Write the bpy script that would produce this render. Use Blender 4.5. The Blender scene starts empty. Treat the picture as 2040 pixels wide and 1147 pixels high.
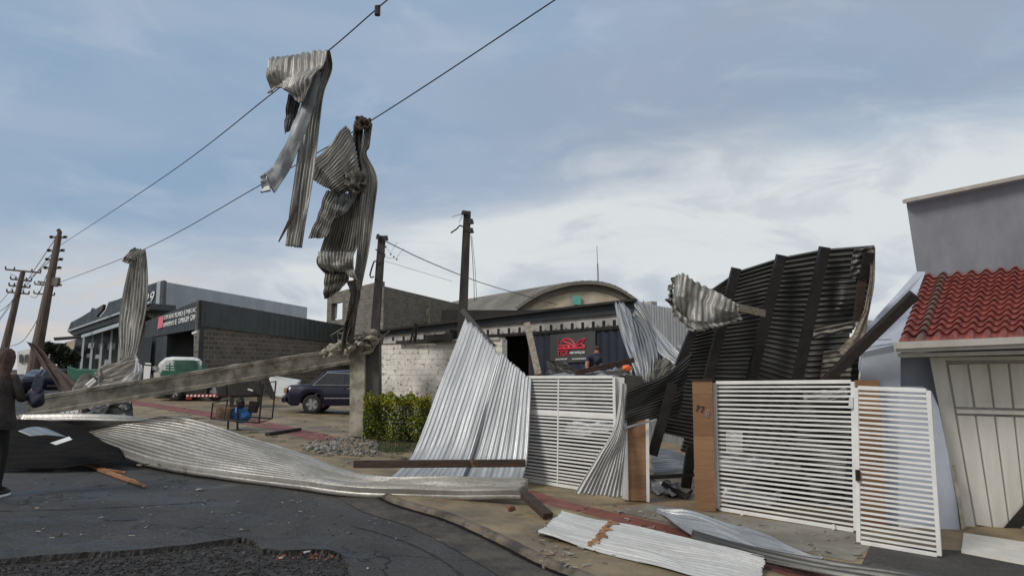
import bpy, math, random
import numpy as np
from mathutils import Vector, Matrix
random.seed(7); np.random.seed(7)
sc = bpy.context.scene
COL = sc.collection
# ------------------------------------------------------------------ camera
EYE = 1.85; F = 1473.0; PITCH = math.radians(6.27)
cd = bpy.data.cameras.new('camera'); cam = bpy.data.objects.new('camera', cd); COL.objects.link(cam)
cd.sensor_width = 36; cd.lens = 36*F/2040; cd.clip_end = 6000; cd.clip_start = 0.05
cam.location = (0, 0, EYE); cam.rotation_euler = (math.radians(90)+PITCH, 0, 0)
sc.camera = cam
# ------------------------------------------------------------------ light
SUN_EL = math.radians(38); SUN_AZ = math.radians(-128)      # azimuth from +Y, clockwise positive
ld = bpy.data.lights.new('sun', 'SUN'); sun = bpy.data.objects.new('sun', ld); COL.objects.link(sun)
ld.energy = 1.9; ld.angle = math.radians(15); ld.color = (1, .95, .87)
sdir = Vector((math.sin(SUN_AZ)*math.cos(SUN_EL), math.cos(SUN_AZ)*math.cos(SUN_EL), math.sin(SUN_EL)))
sun.rotation_euler = sdir.to_track_quat('Z', 'Y').to_euler()
sc.view_settings.view_transform = 'Standard'; sc.view_settings.look = 'None'
sc.view_settings.exposure = 0.0; sc.view_settings.gamma = 1
w = bpy.data.worlds.new('World'); sc.world = w; w.use_nodes = True
class NT:
    def __init__(s, nt): s.t = nt; nt.nodes.clear()
    def n(s, typ, _in=None, **kw):
        x = s.t.nodes.new(typ)
        for k, v in kw.items(): setattr(x, k, v)
        if _in:
            for k, v in _in.items():
                sk = x.inputs[k]
                if isinstance(v, bpy.types.NodeSocket): s.t.links.new(v, sk)
                else: sk.default_value = v
        return x
    def math(s, op, a, b=0.0, c=0.0, clamp=False):
        return s.n('ShaderNodeMath', {0: a, 1: b, 2: c}, operation=op, use_clamp=clamp).outputs[0]
    def sm(s, x, a, b):     # smoothstep
        return s.n('ShaderNodeMapRange', {'Value': x, 'From Min': a, 'From Max': b}, interpolation_type='SMOOTHSTEP').outputs[0]
    def mix(s, f, a, b, mode='MIX'):
        m = s.n('ShaderNodeMix', data_type='RGBA', blend_type=mode, clamp_factor=True)
        for sk, v in ((m.inputs[0], f), (m.inputs[6], a), (m.inputs[7], b)):
            if isinstance(v, bpy.types.NodeSocket): s.t.links.new(v, sk)
            else: sk.default_value = v
        return m.outputs[2]
def lin(r, g, b):
    f = lambda c: (c/255/12.92) if c/255 <= .04045 else ((c/255+.055)/1.055)**2.4
    return (f(r), f(g), f(b), 1)
def k10(c): return (c[0]*10, c[1]*10, c[2]*10, 1)
n = NT(w.node_tree)
tc = n.n('ShaderNodeTexCoord').outputs['Generated']
sep = n.n('ShaderNodeSeparateXYZ', {0: tc}).outputs
sky = n.n('ShaderNodeTexSky', sky_type='NISHITA', sun_disc=False, sun_elevation=SUN_EL, sun_rotation=SUN_AZ, air_density=1.2, dust_density=2.0).outputs[0]
mp = n.n('ShaderNodeMapping', {'Vector': tc, 'Scale': (1.0, 1.0, 3.2), 'Rotation': (0, math.radians(-14), 0)}).outputs[0]
n1 = n.n('ShaderNodeTexNoise', {'Vector': mp, 'Scale': 2.1, 'Detail': 7.0, 'Roughness': .5, 'Distortion': .5}).outputs[0]
mp2 = n.n('ShaderNodeMapping', {'Vector': tc, 'Scale': (1.0, 1.0, 2.6), 'Location': (3.1, 7.7, 1.2), 'Rotation': (0, math.radians(12), 0)}).outputs[0]
n2 = n.n('ShaderNodeTexNoise', {'Vector': mp2, 'Scale': 6.0, 'Detail': 8.0, 'Roughness': .58, 'Distortion': .7}).outputs[0]
n3 = n.n('ShaderNodeTexNoise', {'Vector': mp2, 'Scale': 2.6, 'Detail': 4.0, 'Roughness': .5, 'Distortion': .4}).outputs[0]
az = n.math('ARCTAN2', sep[0], sep[1]); z = sep[2]
# lavender-grey high veil over blue
blue = k10(lin(137, 166, 196)); lav = k10(lin(156, 176, 201)); grey = k10(lin(153, 167, 187)); white = k10(lin(226, 230, 231)); pale = k10(lin(186, 199, 214))
c = n.mix(n.sm(n1, .40, .60), blue, lav)
gfac = n.math('MULTIPLY', n.sm(n3, .38, .62), n.sm(az, -.45, .35))
c = n.mix(n.math('MULTIPLY', gfac, .85), c, grey)
# streak of paler cloud
c = n.mix(n.math('MULTIPLY', n.sm(n2, .50, .72), .35), c, pale)
# low bright bank
zz = n.math('ADD', z, n.math('MULTIPLY', n.math('SUBTRACT', n1, .5), .20))
zz = n.math('ADD', zz, n.math('MULTIPLY', n.math('SUBTRACT', n2, .5), .10))
# upper limit rises to the right of -0.25 rad
up = n.n('ShaderNodeMapRange', {'Value': az, 'From Min': -.42, 'From Max': .12, 'To Min': .15, 'To Max': .285}).outputs[0]
bank = n.sm(n.math('SUBTRACT', up, zz), -.035, .06)
c = n.mix(n.math('MULTIPLY', bank, n.sm(az, -1.1, -.15)), c, white)
low = n.math('MULTIPLY', n.sm(n.math('SUBTRACT', .17, zz), -.02, .09), n.sm(n2, .42, .60))
c = n.mix(n.math('MULTIPLY', low, .55), c, k10(lin(158, 172, 198)))
wisp = n.math('MULTIPLY', bank, n.sm(n2, .50, .66))
c = n.mix(n.math('MULTIPLY', wisp, .42), c, k10(lin(176, 184, 198)))
warm = n.math('MULTIPLY', n.sm(n2, .44, .60), n.math('MULTIPLY', n.sm(z, .17, .09), n.sm(az, -.30, -.50)))
c = n.mix(n.math('MULTIPLY', warm, .7), c, k10(lin(226, 216, 205)))
c = n.mix(n.math('MULTIPLY', n.sm(n.math('ABSOLUTE', az), .95, 1.7), .85), c, k10(lin(196, 194, 192)))
c = n.mix(n.sm(z, -.0, -.08), c, k10(lin(70, 70, 72)))
c = n.mix(.14, c, k10(lin(176, 184, 192)))
c = n.mix(.96, sky, c)
bg = n.n('ShaderNodeBackground', {'Color': c, 'Strength': .1}).outputs[0]
n.n('ShaderNodeOutputWorld', {'Surface': bg})
# ------------------------------------------------------------------ projection helpers
cp, sp = math.cos(PITCH), math.sin(PITCH)
def ray(px, py):
    u = (px-1020)/F; v = (573.5-py)/F
    return Vector((u, cp-v*sp, sp+v*cp))
def P(px, py, D):
    d = ray(px, py); return Vector((0, 0, EYE)) + d*(D/d.y)
def gz(x, y=0): return -.5*math.tanh(x/8)
def G(px, py, dz=0.0):
    d = ray(px, py); D = 10.0
    for _ in range(60):
        p = Vector((0, 0, EYE)) + d*(D/d.y)
        tgt = gz(p.x)+dz
        slope = d.z/d.y
        D = D*.5 + .5*max(1, min(300, (tgt-EYE)/slope))
    p = Vector((0, 0, EYE)) + d*(D/d.y)
    return p
def onwall(px, py, A, B, off=0.0):     # ray against the vertical plane through A,B (xy)
    nx, ny = -(B[1]-A[1]), (B[0]-A[0]); L = math.hypot(nx, ny); nx /= L; ny /= L
    if nx*A[0]+ny*A[1] > 0: nx, ny = -nx, -ny          # towards the camera
    d = ray(px, py)
    t = ((A[0]+nx*off)*nx+(A[1]+ny*off)*ny)/(d.x*nx+d.y*ny)
    return Vector((0, 0, EYE))+d*t
# ------------------------------------------------------------------ materials
def mat(name, c1, c2=None, sc_=3.0, rough=.7, metal=0.0, bump=0.0, bsc=20.0, stretch=(1, 1, 1), c3=None, c3amt=.5, c3sc=1.2, uv=False, spec=.5, rvar=.1, coat=0, lo=.35, hi=.65, fine=0.0, fsc=12):
    m = bpy.data.materials.new(name); m.use_nodes = True; n = NT(m.node_tree)
    co = n.n('ShaderNodeTexCoord').outputs['UV' if uv else 'Object']
    mp = n.n('ShaderNodeMapping', {'Vector': co, 'Scale': stretch}).outputs[0]
    a = n.n('ShaderNodeTexNoise', {'Vector': mp, 'Scale': sc_, 'Detail': 8.0, 'Roughness': .62}).outputs[0]
    base = n.mix(n.sm(a, lo, hi), c1, c2 if c2 else c1)
    if fine:
        fn = n.n('ShaderNodeTexNoise', {'Vector': mp, 'Scale': sc_*fsc, 'Detail': 5.0, 'Roughness': .7}).outputs[0]
        base = n.mix(n.math('MULTIPLY', n.sm(fn, .45, .7), fine), base, tuple(x*.45 for x in c1[:3])+(1,))
    if c3:
        b = n.n('ShaderNodeTexNoise', {'Vector': co, 'Scale': c3sc, 'Detail': 6.0, 'Roughness': .65, 'Distortion': .6}).outputs[0]
        base = n.mix(n.sm(b, .72-.3*c3amt, .80-.25*c3amt), base, c3)
    r = n.math('ADD', n.math('MULTIPLY', n.math('SUBTRACT', a, .5), rvar*4), rough, clamp=True)
    ins = {'Base Color': base, 'Roughness': r, 'Metallic': metal, 'Specular IOR Level': spec, 'Coat Weight': coat}
    if bump:
        bn = n.n('ShaderNodeTexNoise', {'Vector': co, 'Scale': bsc, 'Detail': 6.0, 'Roughness': .65}).outputs[0]
        ins['Normal'] = n.n('ShaderNodeBump', {'Height': bn, 'Strength': bump, 'Distance': .02}).outputs[0]
    b = n.n('ShaderNodeBsdfPrincipled', ins)
    n.n('ShaderNodeOutputMaterial', {'Surface': b.outputs[0]})
    return m
def brickmat(name, c1, c2, mortar, scale=1.0, bw=.4, bh=.2, ms=.012, rough=.9, paint=None):
    m = bpy.data.materials.new(name); m.use_nodes = True; n = NT(m.node_tree)
    uv = n.n('ShaderNodeTexCoord').outputs['UV']
    b = n.n('ShaderNodeTexBrick', {'Vector': uv, 'Color1': c1, 'Color2': c2, 'Mortar': mortar, 'Scale': scale, 'Mortar Size': ms, 'Mortar Smooth': .3, 'Brick Width': bw, 'Row Height': bh, 'Bias': 0.0})
    nz = n.n('ShaderNodeTexNoise', {'Vector': uv, 'Scale': 1.4, 'Detail': 8.0, 'Roughness': .7}).outputs[0]
    nf = n.n('ShaderNodeTexNoise', {'Vector': uv, 'Scale': 9.0, 'Detail': 6.0, 'Roughness': .7}).outputs[0]
    col = n.mix(n.math('MULTIPLY', n.sm(nz, .4, .7), .45), b.outputs[0], tuple(x*.5 for x in c1[:3])+(1,))
    if paint:
        col = n.mix(n.sm(nf, .62, .56), paint[1], n.mix(n.sm(nz, .35, .65), paint[0], tuple(x*.72 for x in paint[0][:3])+(1,)))
    else:
        col = n.mix(n.math('MULTIPLY', n.sm(nf, .5, .72), .35), col, mortar)
    h = n.math('ADD', n.math('MULTIPLY', b.outputs['Fac'], -1.0), n.math('MULTIPLY', nf, .6))
    bp = n.n('ShaderNodeBump', {'Height': h, 'Strength': .8, 'Distance': .012}).outputs[0]
    s = n.n('ShaderNodeBsdfPrincipled', {'Base Color': col, 'Roughness': rough, 'Normal': bp})
    n.n('ShaderNodeOutputMaterial', {'Surface': s.outputs[0]})
    return m
g4 = lambda v, t=0: (v, v, v+t, 1)
def v4(r, g, b): return (r, g, b, 1)
M = {}
RUST = v4(.10, .045, .022)
M['galv'] = mat('galvanised_bright', v4(.56, .58, .60), v4(.32, .335, .35), 1.5, .46, .5, .2, 30, (6, .5, 1), v4(.20, .15, .11), .22, 1.6, uv=True, fine=.25)
M['galvridge'] = mat('galvanised_ribbed_aged', v4(.50, .49, .46), v4(.27, .262, .24), 1.0, .40, .55, .25, 18, (.9, .7, 1), v4(.13, .09, .06), .3, 1.3, uv=True, fine=.5)
M['gutterm'] = mat('gritty_gutter', v4(.10, .088, .072), v4(.040, .037, .034), 4.0, .85, 0, 1.0, 25, (1, 1, 1), v4(.20, .165, .12), .35, 2.2, fine=.8, fsc=14)
M['galvpale'] = mat('galvanised_pale_matt', v4(.62, .62, .60), v4(.46, .46, .45), 1.8, .6, .25, .3, 30, (5, .6, 1), v4(.26, .13, .07), .2, 1.8, uv=True, fine=.5)
M['galvold'] = mat('galvanised_aged', v4(.44, .435, .41), v4(.15, .145, .13), 1.6, .5, .35, .3, 18, (4, .6, 1), v4(.12, .085, .055), .35, 1.1, uv=True, fine=.6)
M['galvdark'] = mat('galvanised_dirty', v4(.20, .19, .165), v4(.09, .083, .07), 1.3, .55, .3, .3, 18, (4, .6, 1), v4(.35, .33, .29), .3, 1.4, uv=True, fine=.4)
M['galvgrey'] = mat('galvanised_weathered', v4(.40, .41, .42), v4(.24, .25, .26), 1.2, .42, .5, .3, 20, (5, .5, 1), v4(.10, .09, .08), .25, 1.4, uv=True, fine=.35)
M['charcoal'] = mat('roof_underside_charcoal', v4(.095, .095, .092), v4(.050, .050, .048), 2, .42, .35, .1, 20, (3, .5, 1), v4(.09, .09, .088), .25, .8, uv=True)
M['flatzinc'] = mat('zinc_flashing', v4(.34, .36, .38), v4(.22, .235, .25), 2.5, .62, .3, .1, 20, uv=True, fine=.3)
M['white'] = mat('white_paint', v4(.80, .80, .79), v4(.70, .70, .68), 4, .4, 0, c3=v4(.50, .46, .40), c3amt=.25, c3sc=2.5, fine=.18)
M['gutter'] = mat('cream_gutter_paint', v4(.55, .53, .49), v4(.45, .43, .39), 3, .5, 0)
M['shadejoint'] = mat('shade_and_joint_black', v4(.010, .010, .010), v4(.016, .015, .014), 3, .9, spec=.1)  # painted shade below the long fallen sheet; also the dark kerb joint
M['litter'] = mat('dirty_paper', v4(.42, .41, .38), v4(.28, .27, .25), 30, .9)
M['stone'] = mat('grey_stone', v4(.10, .095, .09), v4(.05, .048, .045), 9, .9)
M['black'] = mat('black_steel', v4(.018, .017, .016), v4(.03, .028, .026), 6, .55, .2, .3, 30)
M['brownsteel'] = mat('rusty_brown_timber', v4(.060, .032, .020), v4(.028, .019, .015), 4, .7, 0, .5, 25, (1, 6, 6), v4(.14, .075, .04), .35, 3)
M['timber'] = mat('fresh_timber', v4(.42, .21, .09), v4(.20, .09, .04), 6, .75, 0, .6, 30, (2, 2, 8))
M['palewood'] = mat('weathered_pale_wood', v4(.33, .29, .23), v4(.17, .14, .11), 5, .8, 0, .6, 30, (3, 3, 9))
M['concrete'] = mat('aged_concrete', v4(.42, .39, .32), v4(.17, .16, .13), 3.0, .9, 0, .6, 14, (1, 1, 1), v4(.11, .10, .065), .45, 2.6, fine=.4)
M['concdark'] = mat('dark_and_shaded_concrete', v4(.11, .105, .095), v4(.055, .052, .048), 2.2, .85, 0, .7, 14, (1, 1, .5), v4(.16, .16, .13), .3, 2.0, fine=.3)  # dark concrete tone, also paints the shaded side of the pole stub
M['poleconc'] = mat('pole_concrete', v4(.055, .05, .045), v4(.028, .026, .024), 2.2, .85, 0, .6, 12, (3, 3, .5), v4(.08, .078, .07), .3, 2.0)
M['woodpole'] = mat('wood_pole', v4(.16, .125, .10), v4(.08, .062, .05), 2.2, .85, 0, .6, 12, (5, 5, .3))
M['rubble'] = mat('rubble', v4(.30, .29, .27), v4(.12, .12, .11), 5, .92, 0, .8, 20)
M['wire'] = mat('cable', v4(.03, .03, .032), None, 5, .6)
M['ceramic'] = mat('insulator', v4(.03, .028, .03), None, 5, .25)
M['asphalt'] = mat('wet_asphalt', v4(.050, .047, .044), v4(.024, .023, .022), .9, .72, 0, .55, 90, (1, 1, 1), v4(.075, .074, .072), .3, .7, spec=.25, rvar=.2, fine=.9, fsc=70)
def asphaltmat():
    m = bpy.data.materials.new('worn_asphalt'); m.use_nodes = True; n = NT(m.node_tree)
    co = n.n('ShaderNodeTexCoord').outputs['Object']
    N_ = lambda s, d=6.0, r=.6, dist=0.0: n.n('ShaderNodeTexNoise', {'Vector': co, 'Scale': s, 'Detail': d, 'Roughness': r, 'Distortion': dist}).outputs[0]
    big, mid, fine_, pat = N_(.35, 5.0, .6, .8), N_(2.2, 8.0, .7), N_(38.0, 5.0, .75), N_(.9, 6.0, .62, 1.2)
    c = n.mix(n.sm(big, .35, .65), v4(.060, .057, .053), v4(.034, .033, .032))
    c = n.mix(n.math('MULTIPLY', n.sm(mid, .42, .66), .6), c, v4(.075, .071, .066))
    c = n.mix(n.math('MULTIPLY', n.sm(pat, .56, .62), .55), c, v4(.026, .025, .025))
    c = n.mix(n.math('MULTIPLY', n.sm(fine_, .56, .66), .8), c, v4(.15, .145, .135))
    c = n.mix(n.math('MULTIPLY', n.sm(fine_, .46, .38), .8), c, v4(.012, .012, .012))
    dv = n.n('ShaderNodeVectorMath', {0: co, 1: n.n('ShaderNodeVectorMath', {0: n.n('ShaderNodeTexNoise', {'Vector': co, 'Scale': 3.0, 'Detail': 5.0}).outputs['Color'], 'Scale': .5}, operation='SCALE').outputs[0]}, operation='ADD').outputs[0]
    vo = n.n('ShaderNodeTexVoronoi', {'Vector': dv, 'Scale': .85}, feature='DISTANCE_TO_EDGE').outputs['Distance']
    crk = n.math('MULTIPLY', n.sm(vo, .014, .004), n.sm(N_(.5, 3.0), .50, .60))
    c = n.mix(crk, c, v4(.008, .008, .008))
    r = n.math('ADD', n.math('MULTIPLY', n.sm(pat, .5, .64), -.30), .70)
    h = n.math('SUBTRACT', n.math('ADD', fine_, n.math('MULTIPLY', mid, .8)), crk)
    bp = n.n('ShaderNodeBump', {'Height': h, 'Strength': .7, 'Distance': .012}).outputs[0]
    s = n.n('ShaderNodeBsdfPrincipled', {'Base Color': c, 'Roughness': r, 'Normal': bp, 'Specular IOR Level': .35})
    n.n('ShaderNodeOutputMaterial', {'Surface': s.outputs[0]}); return m
M['asphalt'] = asphaltmat()
M['gravel'] = mat('broken_asphalt_base', v4(.048, .045, .042), v4(.014, .013, .013), 12, .85, 0, 1.0, 45, (1, 1, 1), v4(.06, .045, .035), .2, 3)
M['pave'] = mat('stained_concrete_pavement', v4(.34, .255, .145), v4(.15, .12, .08), 1.3, .62, 0, .35, 40, (1, 1, 1), v4(.095, .085, .068), .42, .55, rvar=.15, fine=.6, fsc=40)
M['kerb'] = mat('kerb_concrete', v4(.19, .155, .11), v4(.05, .045, .04), 3.0, .8, 0, .8, 14)
M['slab'] = mat('damp_grey_slab', v4(.26, .245, .21), v4(.17, .155, .125), 1.2, .45, 0, .25, 30, rvar=.15)
M['red'] = mat('red_tactile_tile', v4(.27, .085, .062), v4(.17, .06, .045), 3, .6, 0, .5, 60, c3=v4(.17, .13, .09), c3amt=.45, c3sc=3)
M['bluewall'] = mat('pale_blue_render', v4(.47, .51, .59), v4(.40, .44, .51), 1.6, .85, 0, .15, 40, c3=v4(.36, .38, .42), c3amt=.3, c3sc=1.2)
M['greywall'] = mat('grey_render', v4(.28, .295, .335), v4(.225, .24, .272), .9, .85, 0, .15, 40, (2, 2, 1), v4(.21, .22, .245), .12, .8)
M['darkwood'] = mat('wet_dark_timber', v4(.030, .020, .016), v4(.014, .011, .010), 5, .6, 0, .6, 25, (1, 6, 6), v4(.09, .045, .025), .15, 3)
M['doorpaint'] = mat('dirty_white_door', v4(.68, .67, .62), v4(.60, .585, .54), 1.8, .55, 0, .1, 30, (3, 3, .6), v4(.36, .33, .28), .12, 2.5, fine=.12)
M['tile'] = mat('glazed_red_tile', v4(.36, .105, .085), v4(.20, .055, .048), 6.5, .32, 0, .1, 30, c3=v4(.10, .03, .025), c3amt=.3, c3sc=1.3, coat=.25)
M['tileold'] = mat('lichened_tile', v4(.19, .13, .10), v4(.12, .075, .06), 7, .6, 0, .2, 30)
M['fascia'] = mat('dark_green_grey_cladding', v4(.070, .086, .092), v4(.052, .064, .068), 1.0, .5, .15)
M['facdark'] = mat('slate_cladding', v4(.050, .058, .066), v4(.034, .040, .046), 1.0, .5, .15)
M['navy'] = mat('navy_cladding', v4(.020, .026, .044), v4(.013, .017, .030), 1.2, .5, .1)
M['lightclad'] = mat('light_cladding', v4(.44, .49, .53), v4(.38, .43, .47), .7, .55, .1)
M['cream'] = mat('cream_render', v4(.56, .50, .40), v4(.40, .35, .27), .8, .9, 0, .2, 20)
M['asb'] = mat('fibre_cement_roof', v4(.21, .20, .175), v4(.13, .122, .105), .5, .9, 0, .2, 20, (1, 1, 1), v4(.09, .085, .07), .4, .6)
M['greyband'] = mat('grey_painted_band', v4(.50, .49, .47), v4(.34, .33, .32), 1.2, .8, 0, .2, 20)
M['teal'] = mat('teal_glass', v4(.10, .38, .33), v4(.12, .45, .40), 2, .3)
M['glass'] = mat('dark_window_glass', v4(.010, .011, .012), v4(.02, .021, .025), 2, .08, 0, spec=.8)
M['glassg'] = mat('grey_window_glass', v4(.07, .08, .09), v4(.05, .055, .06), 2, .12, 0, spec=.8)
M['signgrey'] = mat('sign_board', v4(.060, .062, .060), v4(.05, .052, .05), 2, .5)
M['signred'] = mat('sign_red', v4(.62, .035, .07), None, 2, .5)
M['signpink'] = mat('sign_pink', v4(.70, .16, .24), None, 2, .5)
M['signwhite'] = mat('sign_white', v4(.78, .80, .80), None, 2, .5)
M['carblue'] = mat('midnight_blue_car_paint', v4(.006, .007, .030), v4(.005, .006, .022), 2, .30, .1, coat=.3, rvar=.03)
M['chrome'] = mat('chrome_trim', v4(.65, .66, .68), None, 2, .22, .9)
M['tyre'] = mat('tyre_rubber', v4(.015, .015, .015), v4(.022, .021, .02), 5, .85)
M['rim'] = mat('alloy_rim', v4(.42, .43, .45), None, 5, .35, .7)
M['redlamp'] = mat('tail_lamp', v4(.35, .03, .03), None, 5, .2)
M['amber'] = mat('amber_lamp', v4(.40, .20, .12), None, 5, .25)
M['green'] = mat('green_painted_boards', v4(.022, .135, .085), v4(.015, .09, .06), 3, .6)
M['cabwhite'] = mat('cab_white', v4(.66, .70, .70), v4(.55, .58, .58), 3, .4)
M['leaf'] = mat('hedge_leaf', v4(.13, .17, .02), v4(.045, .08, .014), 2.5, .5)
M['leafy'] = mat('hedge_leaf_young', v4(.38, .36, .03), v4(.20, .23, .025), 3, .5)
M['stem'] = mat('hedge_stem', v4(.06, .045, .03), None, 5, .8)
M['leafdark'] = mat('dark_tree_leaf', v4(.016, .026, .014), v4(.03, .042, .02), 3, .7)
M['grassm'] = mat('grass_blade', v4(.05, .075, .02), v4(.03, .05, .015), 3, .7)
M['bag'] = mat('blue_plastic_bag', v4(.03, .16, .48), v4(.05, .25, .62), 6, .35, 0, .6, 20)
M['card'] = mat('cardboard', v4(.26, .17, .12), v4(.18, .11, .08), 4, .9)
M['orange'] = mat('orange_plastic', v4(.85, .17, .05), None, 4, .5)
M['brick'] = mat('red_clay', v4(.24, .095, .055), v4(.12, .055, .035), 8, .9, 0, .5, 30)
M['skin'] = mat('skin', v4(.42, .22, .16), v4(.38, .19, .13), 5, .55)
M['hair'] = mat('brown_hair', v4(.10, .048, .032), v4(.028, .014, .011), 9, .6, 0, .8, 60, (8, 8, 1))
M['jacket'] = mat('brown_grey_jacket', v4(.052, .044, .040), v4(.028, .025, .024), 5, .85, 0, .4, 40)
M['trousers'] = mat('black_trousers', v4(.006, .006, .007), v4(.010, .010, .011), 5, .85, 0, .3, 40)
M['shirt'] = mat('slate_blue_shirt', v4(.045, .05, .085), v4(.03, .033, .055), 5, .9)
M['navycloth'] = mat('navy_cloth', v4(.012, .016, .040), v4(.03, .035, .06), 5, .7, 0, .5, 20)
M['block'] = brickmat('grey_concrete_block', v4(.165, .145, .125), v4(.095, .085, .076), v4(.25, .235, .21), 1.0, .42, .21, .022)
M['block2'] = brickmat('unplastered_block', v4(.20, .185, .16), v4(.115, .105, .092), v4(.24, .23, .20), 1.0, .42, .21, .02)
M['wbrick'] = brickmat('whitewashed_brick', v4(.6, .57, .52), v4(.5, .48, .43), v4(.2, .2, .2), 1.0, .26, .13, .02, paint=(v4(.80, .77, .71), v4(.17, .15, .125)))
# wood-look cladding with stacked boards
def boardmat(name):
    m = bpy.data.materials.new(name); m.use_nodes = True; n = NT(m.node_tree)
    uv = n.n('ShaderNodeTexCoord').outputs['UV']
    b = n.n('ShaderNodeTexBrick', {'Vector': uv, 'Color1': v4(.38, .22, .115), 'Color2': v4(.26, .145, .075), 'Mortar': v4(.20, .10, .05), 'Scale': 1.0, 'Mortar Size': .002, 'Brick Width': .9, 'Row Height': .19}, offset=.5)
    g = n.n('ShaderNodeTexNoise', {'Vector': n.n('ShaderNodeMapping', {'Vector': uv, 'Scale': (2, 40, 1)}).outputs[0], 'Scale': 2.2, 'Detail': 6.0, 'Roughness': .6, 'Distortion': .4}).outputs[0]
    col = n.mix(n.math('MULTIPLY', n.sm(g, .35, .7), .6), b.outputs[0], v4(.155, .075, .038))
    s = n.n('ShaderNodeBsdfPrincipled', {'Base Color': col, 'Roughness': .55})
    n.n('ShaderNodeOutputMaterial', {'Surface': s.outputs[0]})
    return m
M['boards'] = boardmat('wood_look_boards')
# ------------------------------------------------------------------ mesh building
class MB:
    def __init__(s): s.v = []; s.f = []; s.uv = {}; s.mi = []; s.smooth = False
    def add(s, vs, fs, mi=0, uvs=None):
        o = len(s.v); s.v += [Vector(p) for p in vs]
        for i, f in enumerate(fs):
            s.f.append(tuple(o+k for k in f)); s.mi.append(mi)
            if uvs: s.uv[len(s.f)-1] = uvs[i]
        return s
    def box(s, c, sz, R=None, mi=0):
        x, y, zz = sz[0]/2, sz[1]/2, sz[2]/2
        vs = [Vector((i*x, j*y, k*zz)) for k in (-1, 1) for j in (-1, 1) for i in (-1, 1)]
        if R is not None: vs = [R @ p for p in vs]
        vs = [p+Vector(c) for p in vs]
        return s.add(vs, [(0, 2, 3, 1), (4, 5, 7, 6), (0, 1, 5, 4), (2, 6, 7, 3), (0, 4, 6, 2), (1, 3, 7, 5)], mi)
    def bar(s, a, b, w_, h_, up=(0, 0, 1), w2=None, h2=None, mi=0):
        a, b = Vector(a), Vector(b); d = (b-a).normalized(); up = Vector(up)
        if abs(d.dot(up)) > .97: up = Vector((0, 1, 0))
        sx = d.cross(up).normalized(); uz = sx.cross(d).normalized()
        w2 = w2 or w_; h2 = h2 or h_
        vs = [a+sx*i*w_/2+uz*k*h_/2 for i, k in ((-1, -1), (1, -1), (1, 1), (-1, 1))]+[b+sx*i*w2/2+uz*k*h2/2 for i, k in ((-1, -1), (1, -1), (1, 1), (-1, 1))]
        return s.add(vs, [(3, 2, 1, 0), (4, 5, 6, 7), (0, 1, 5, 4), (1, 2, 6, 5), (2, 3, 7, 6), (3, 0, 4, 7)], mi)
    def tube(s, pts, r, n_=8, r2=None, cap=True, mi=0):
        pts = [Vector(p) for p in pts]; rs = []
        N = len(pts); o = len(s.v); prev = None
        for i, p in enumerate(pts):
            d = (pts[min(i+1, N-1)]-pts[max(i-1, 0)]).normalized()
            up = Vector((0, 0, 1)) if abs(d.z) < .95 else Vector((0, 1, 0))
            sx = d.cross(up).normalized(); uy = sx.cross(d).normalized()
            rr = r if r2 is None else r+(r2-r)*i/(N-1)
            for k in range(n_):
                a = 2*math.pi*k/n_; s.v.append(p+sx*math.cos(a)*rr+uy*math.sin(a)*rr)
        for i in range(N-1):
            for k in range(n_):
                s.f.append((o+i*n_+k, o+i*n_+(k+1) % n_, o+(i+1)*n_+(k+1) % n_, o+(i+1)*n_+k)); s.mi.append(mi)
        if cap:
            s.f.append(tuple(o+k for k in range(n_))[::-1]); s.mi.append(mi)
            s.f.append(tuple(o+(N-1)*n_+k for k in range(n_))); s.mi.append(mi)
        return s
    def prism(s, poly, vec, mi=0):
        N = len(poly); vec = Vector(vec); vs = [Vector(p) for p in poly]; vs += [p+vec for p in vs]
        return s.add(vs, [tuple(range(N)), tuple(range(2*N-1, N-1, -1))]+[(i, i+N, (i+1) % N+N, (i+1) % N) for i in range(N)], mi)
    def grid(s, rows, mi=0, uv=None, flip=False):
        R, C = len(rows), len(rows[0]); o = len(s.v)
        for r in rows: s.v += [Vector(p) for p in r]
        for i in range(R-1):
            for j in range(C-1):
                q = (o+i*C+j, o+i*C+j+1, o+(i+1)*C+j+1, o+(i+1)*C+j)
                s.f.append(q[::-1] if flip else q); s.mi.append(mi)
        return s
def autouv(me, verts, faces):
    """box-projected UVs in metres: u along the face's horizontal, v up"""
    uvl = me.uv_layers.new(name='UVMap'); k = 0
    for p in me.polygons:
        nn = p.normal
        if abs(nn.z) > .8: h = Vector((1, 0, 0)); v = Vector((0, 1, 0))
        else:
            h = Vector((-nn.y, nn.x, 0)).normalized(); v = Vector((0, 0, 1))
        for li in p.loop_indices:
            co = me.vertices[me.loops[li].vertex_index].co
            uvl.data[li].uv = (co.dot(h), co.dot(v))
def wpos(o):
    p = Vector((0, 0, 0))
    while o: p = p+Vector(o.location); o = o.parent
    return p
def link(name, me, m, parent=None, smooth=False, keep_uv=False):
    """me holds world coordinates; origin goes to the parent's origin or to the base of the mesh"""
    o = bpy.data.objects.new(name, me); COL.objects.link(o)
    co = np.empty(len(me.vertices)*3); me.vertices.foreach_get('co', co); co = co.reshape(-1, 3)
    if parent is None or True:
        base = np.array([(co[:, 0].min()+co[:, 0].max())/2, (co[:, 1].min()+co[:, 1].max())/2, co[:, 2].min()])
    pw = np.array(wpos(parent)) if parent else np.zeros(3)
    co -= base; me.vertices.foreach_set('co', co.ravel())
    o.location = Vector(base-pw)
    if parent: o.parent = parent
    ms = m if isinstance(m, (list, tuple)) else [m]
    for x in ms: me.materials.append(M[x])
    if smooth: me.polygons.foreach_set('use_smooth', [True]*len(me.polygons))
    me.update()
    return o
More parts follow.
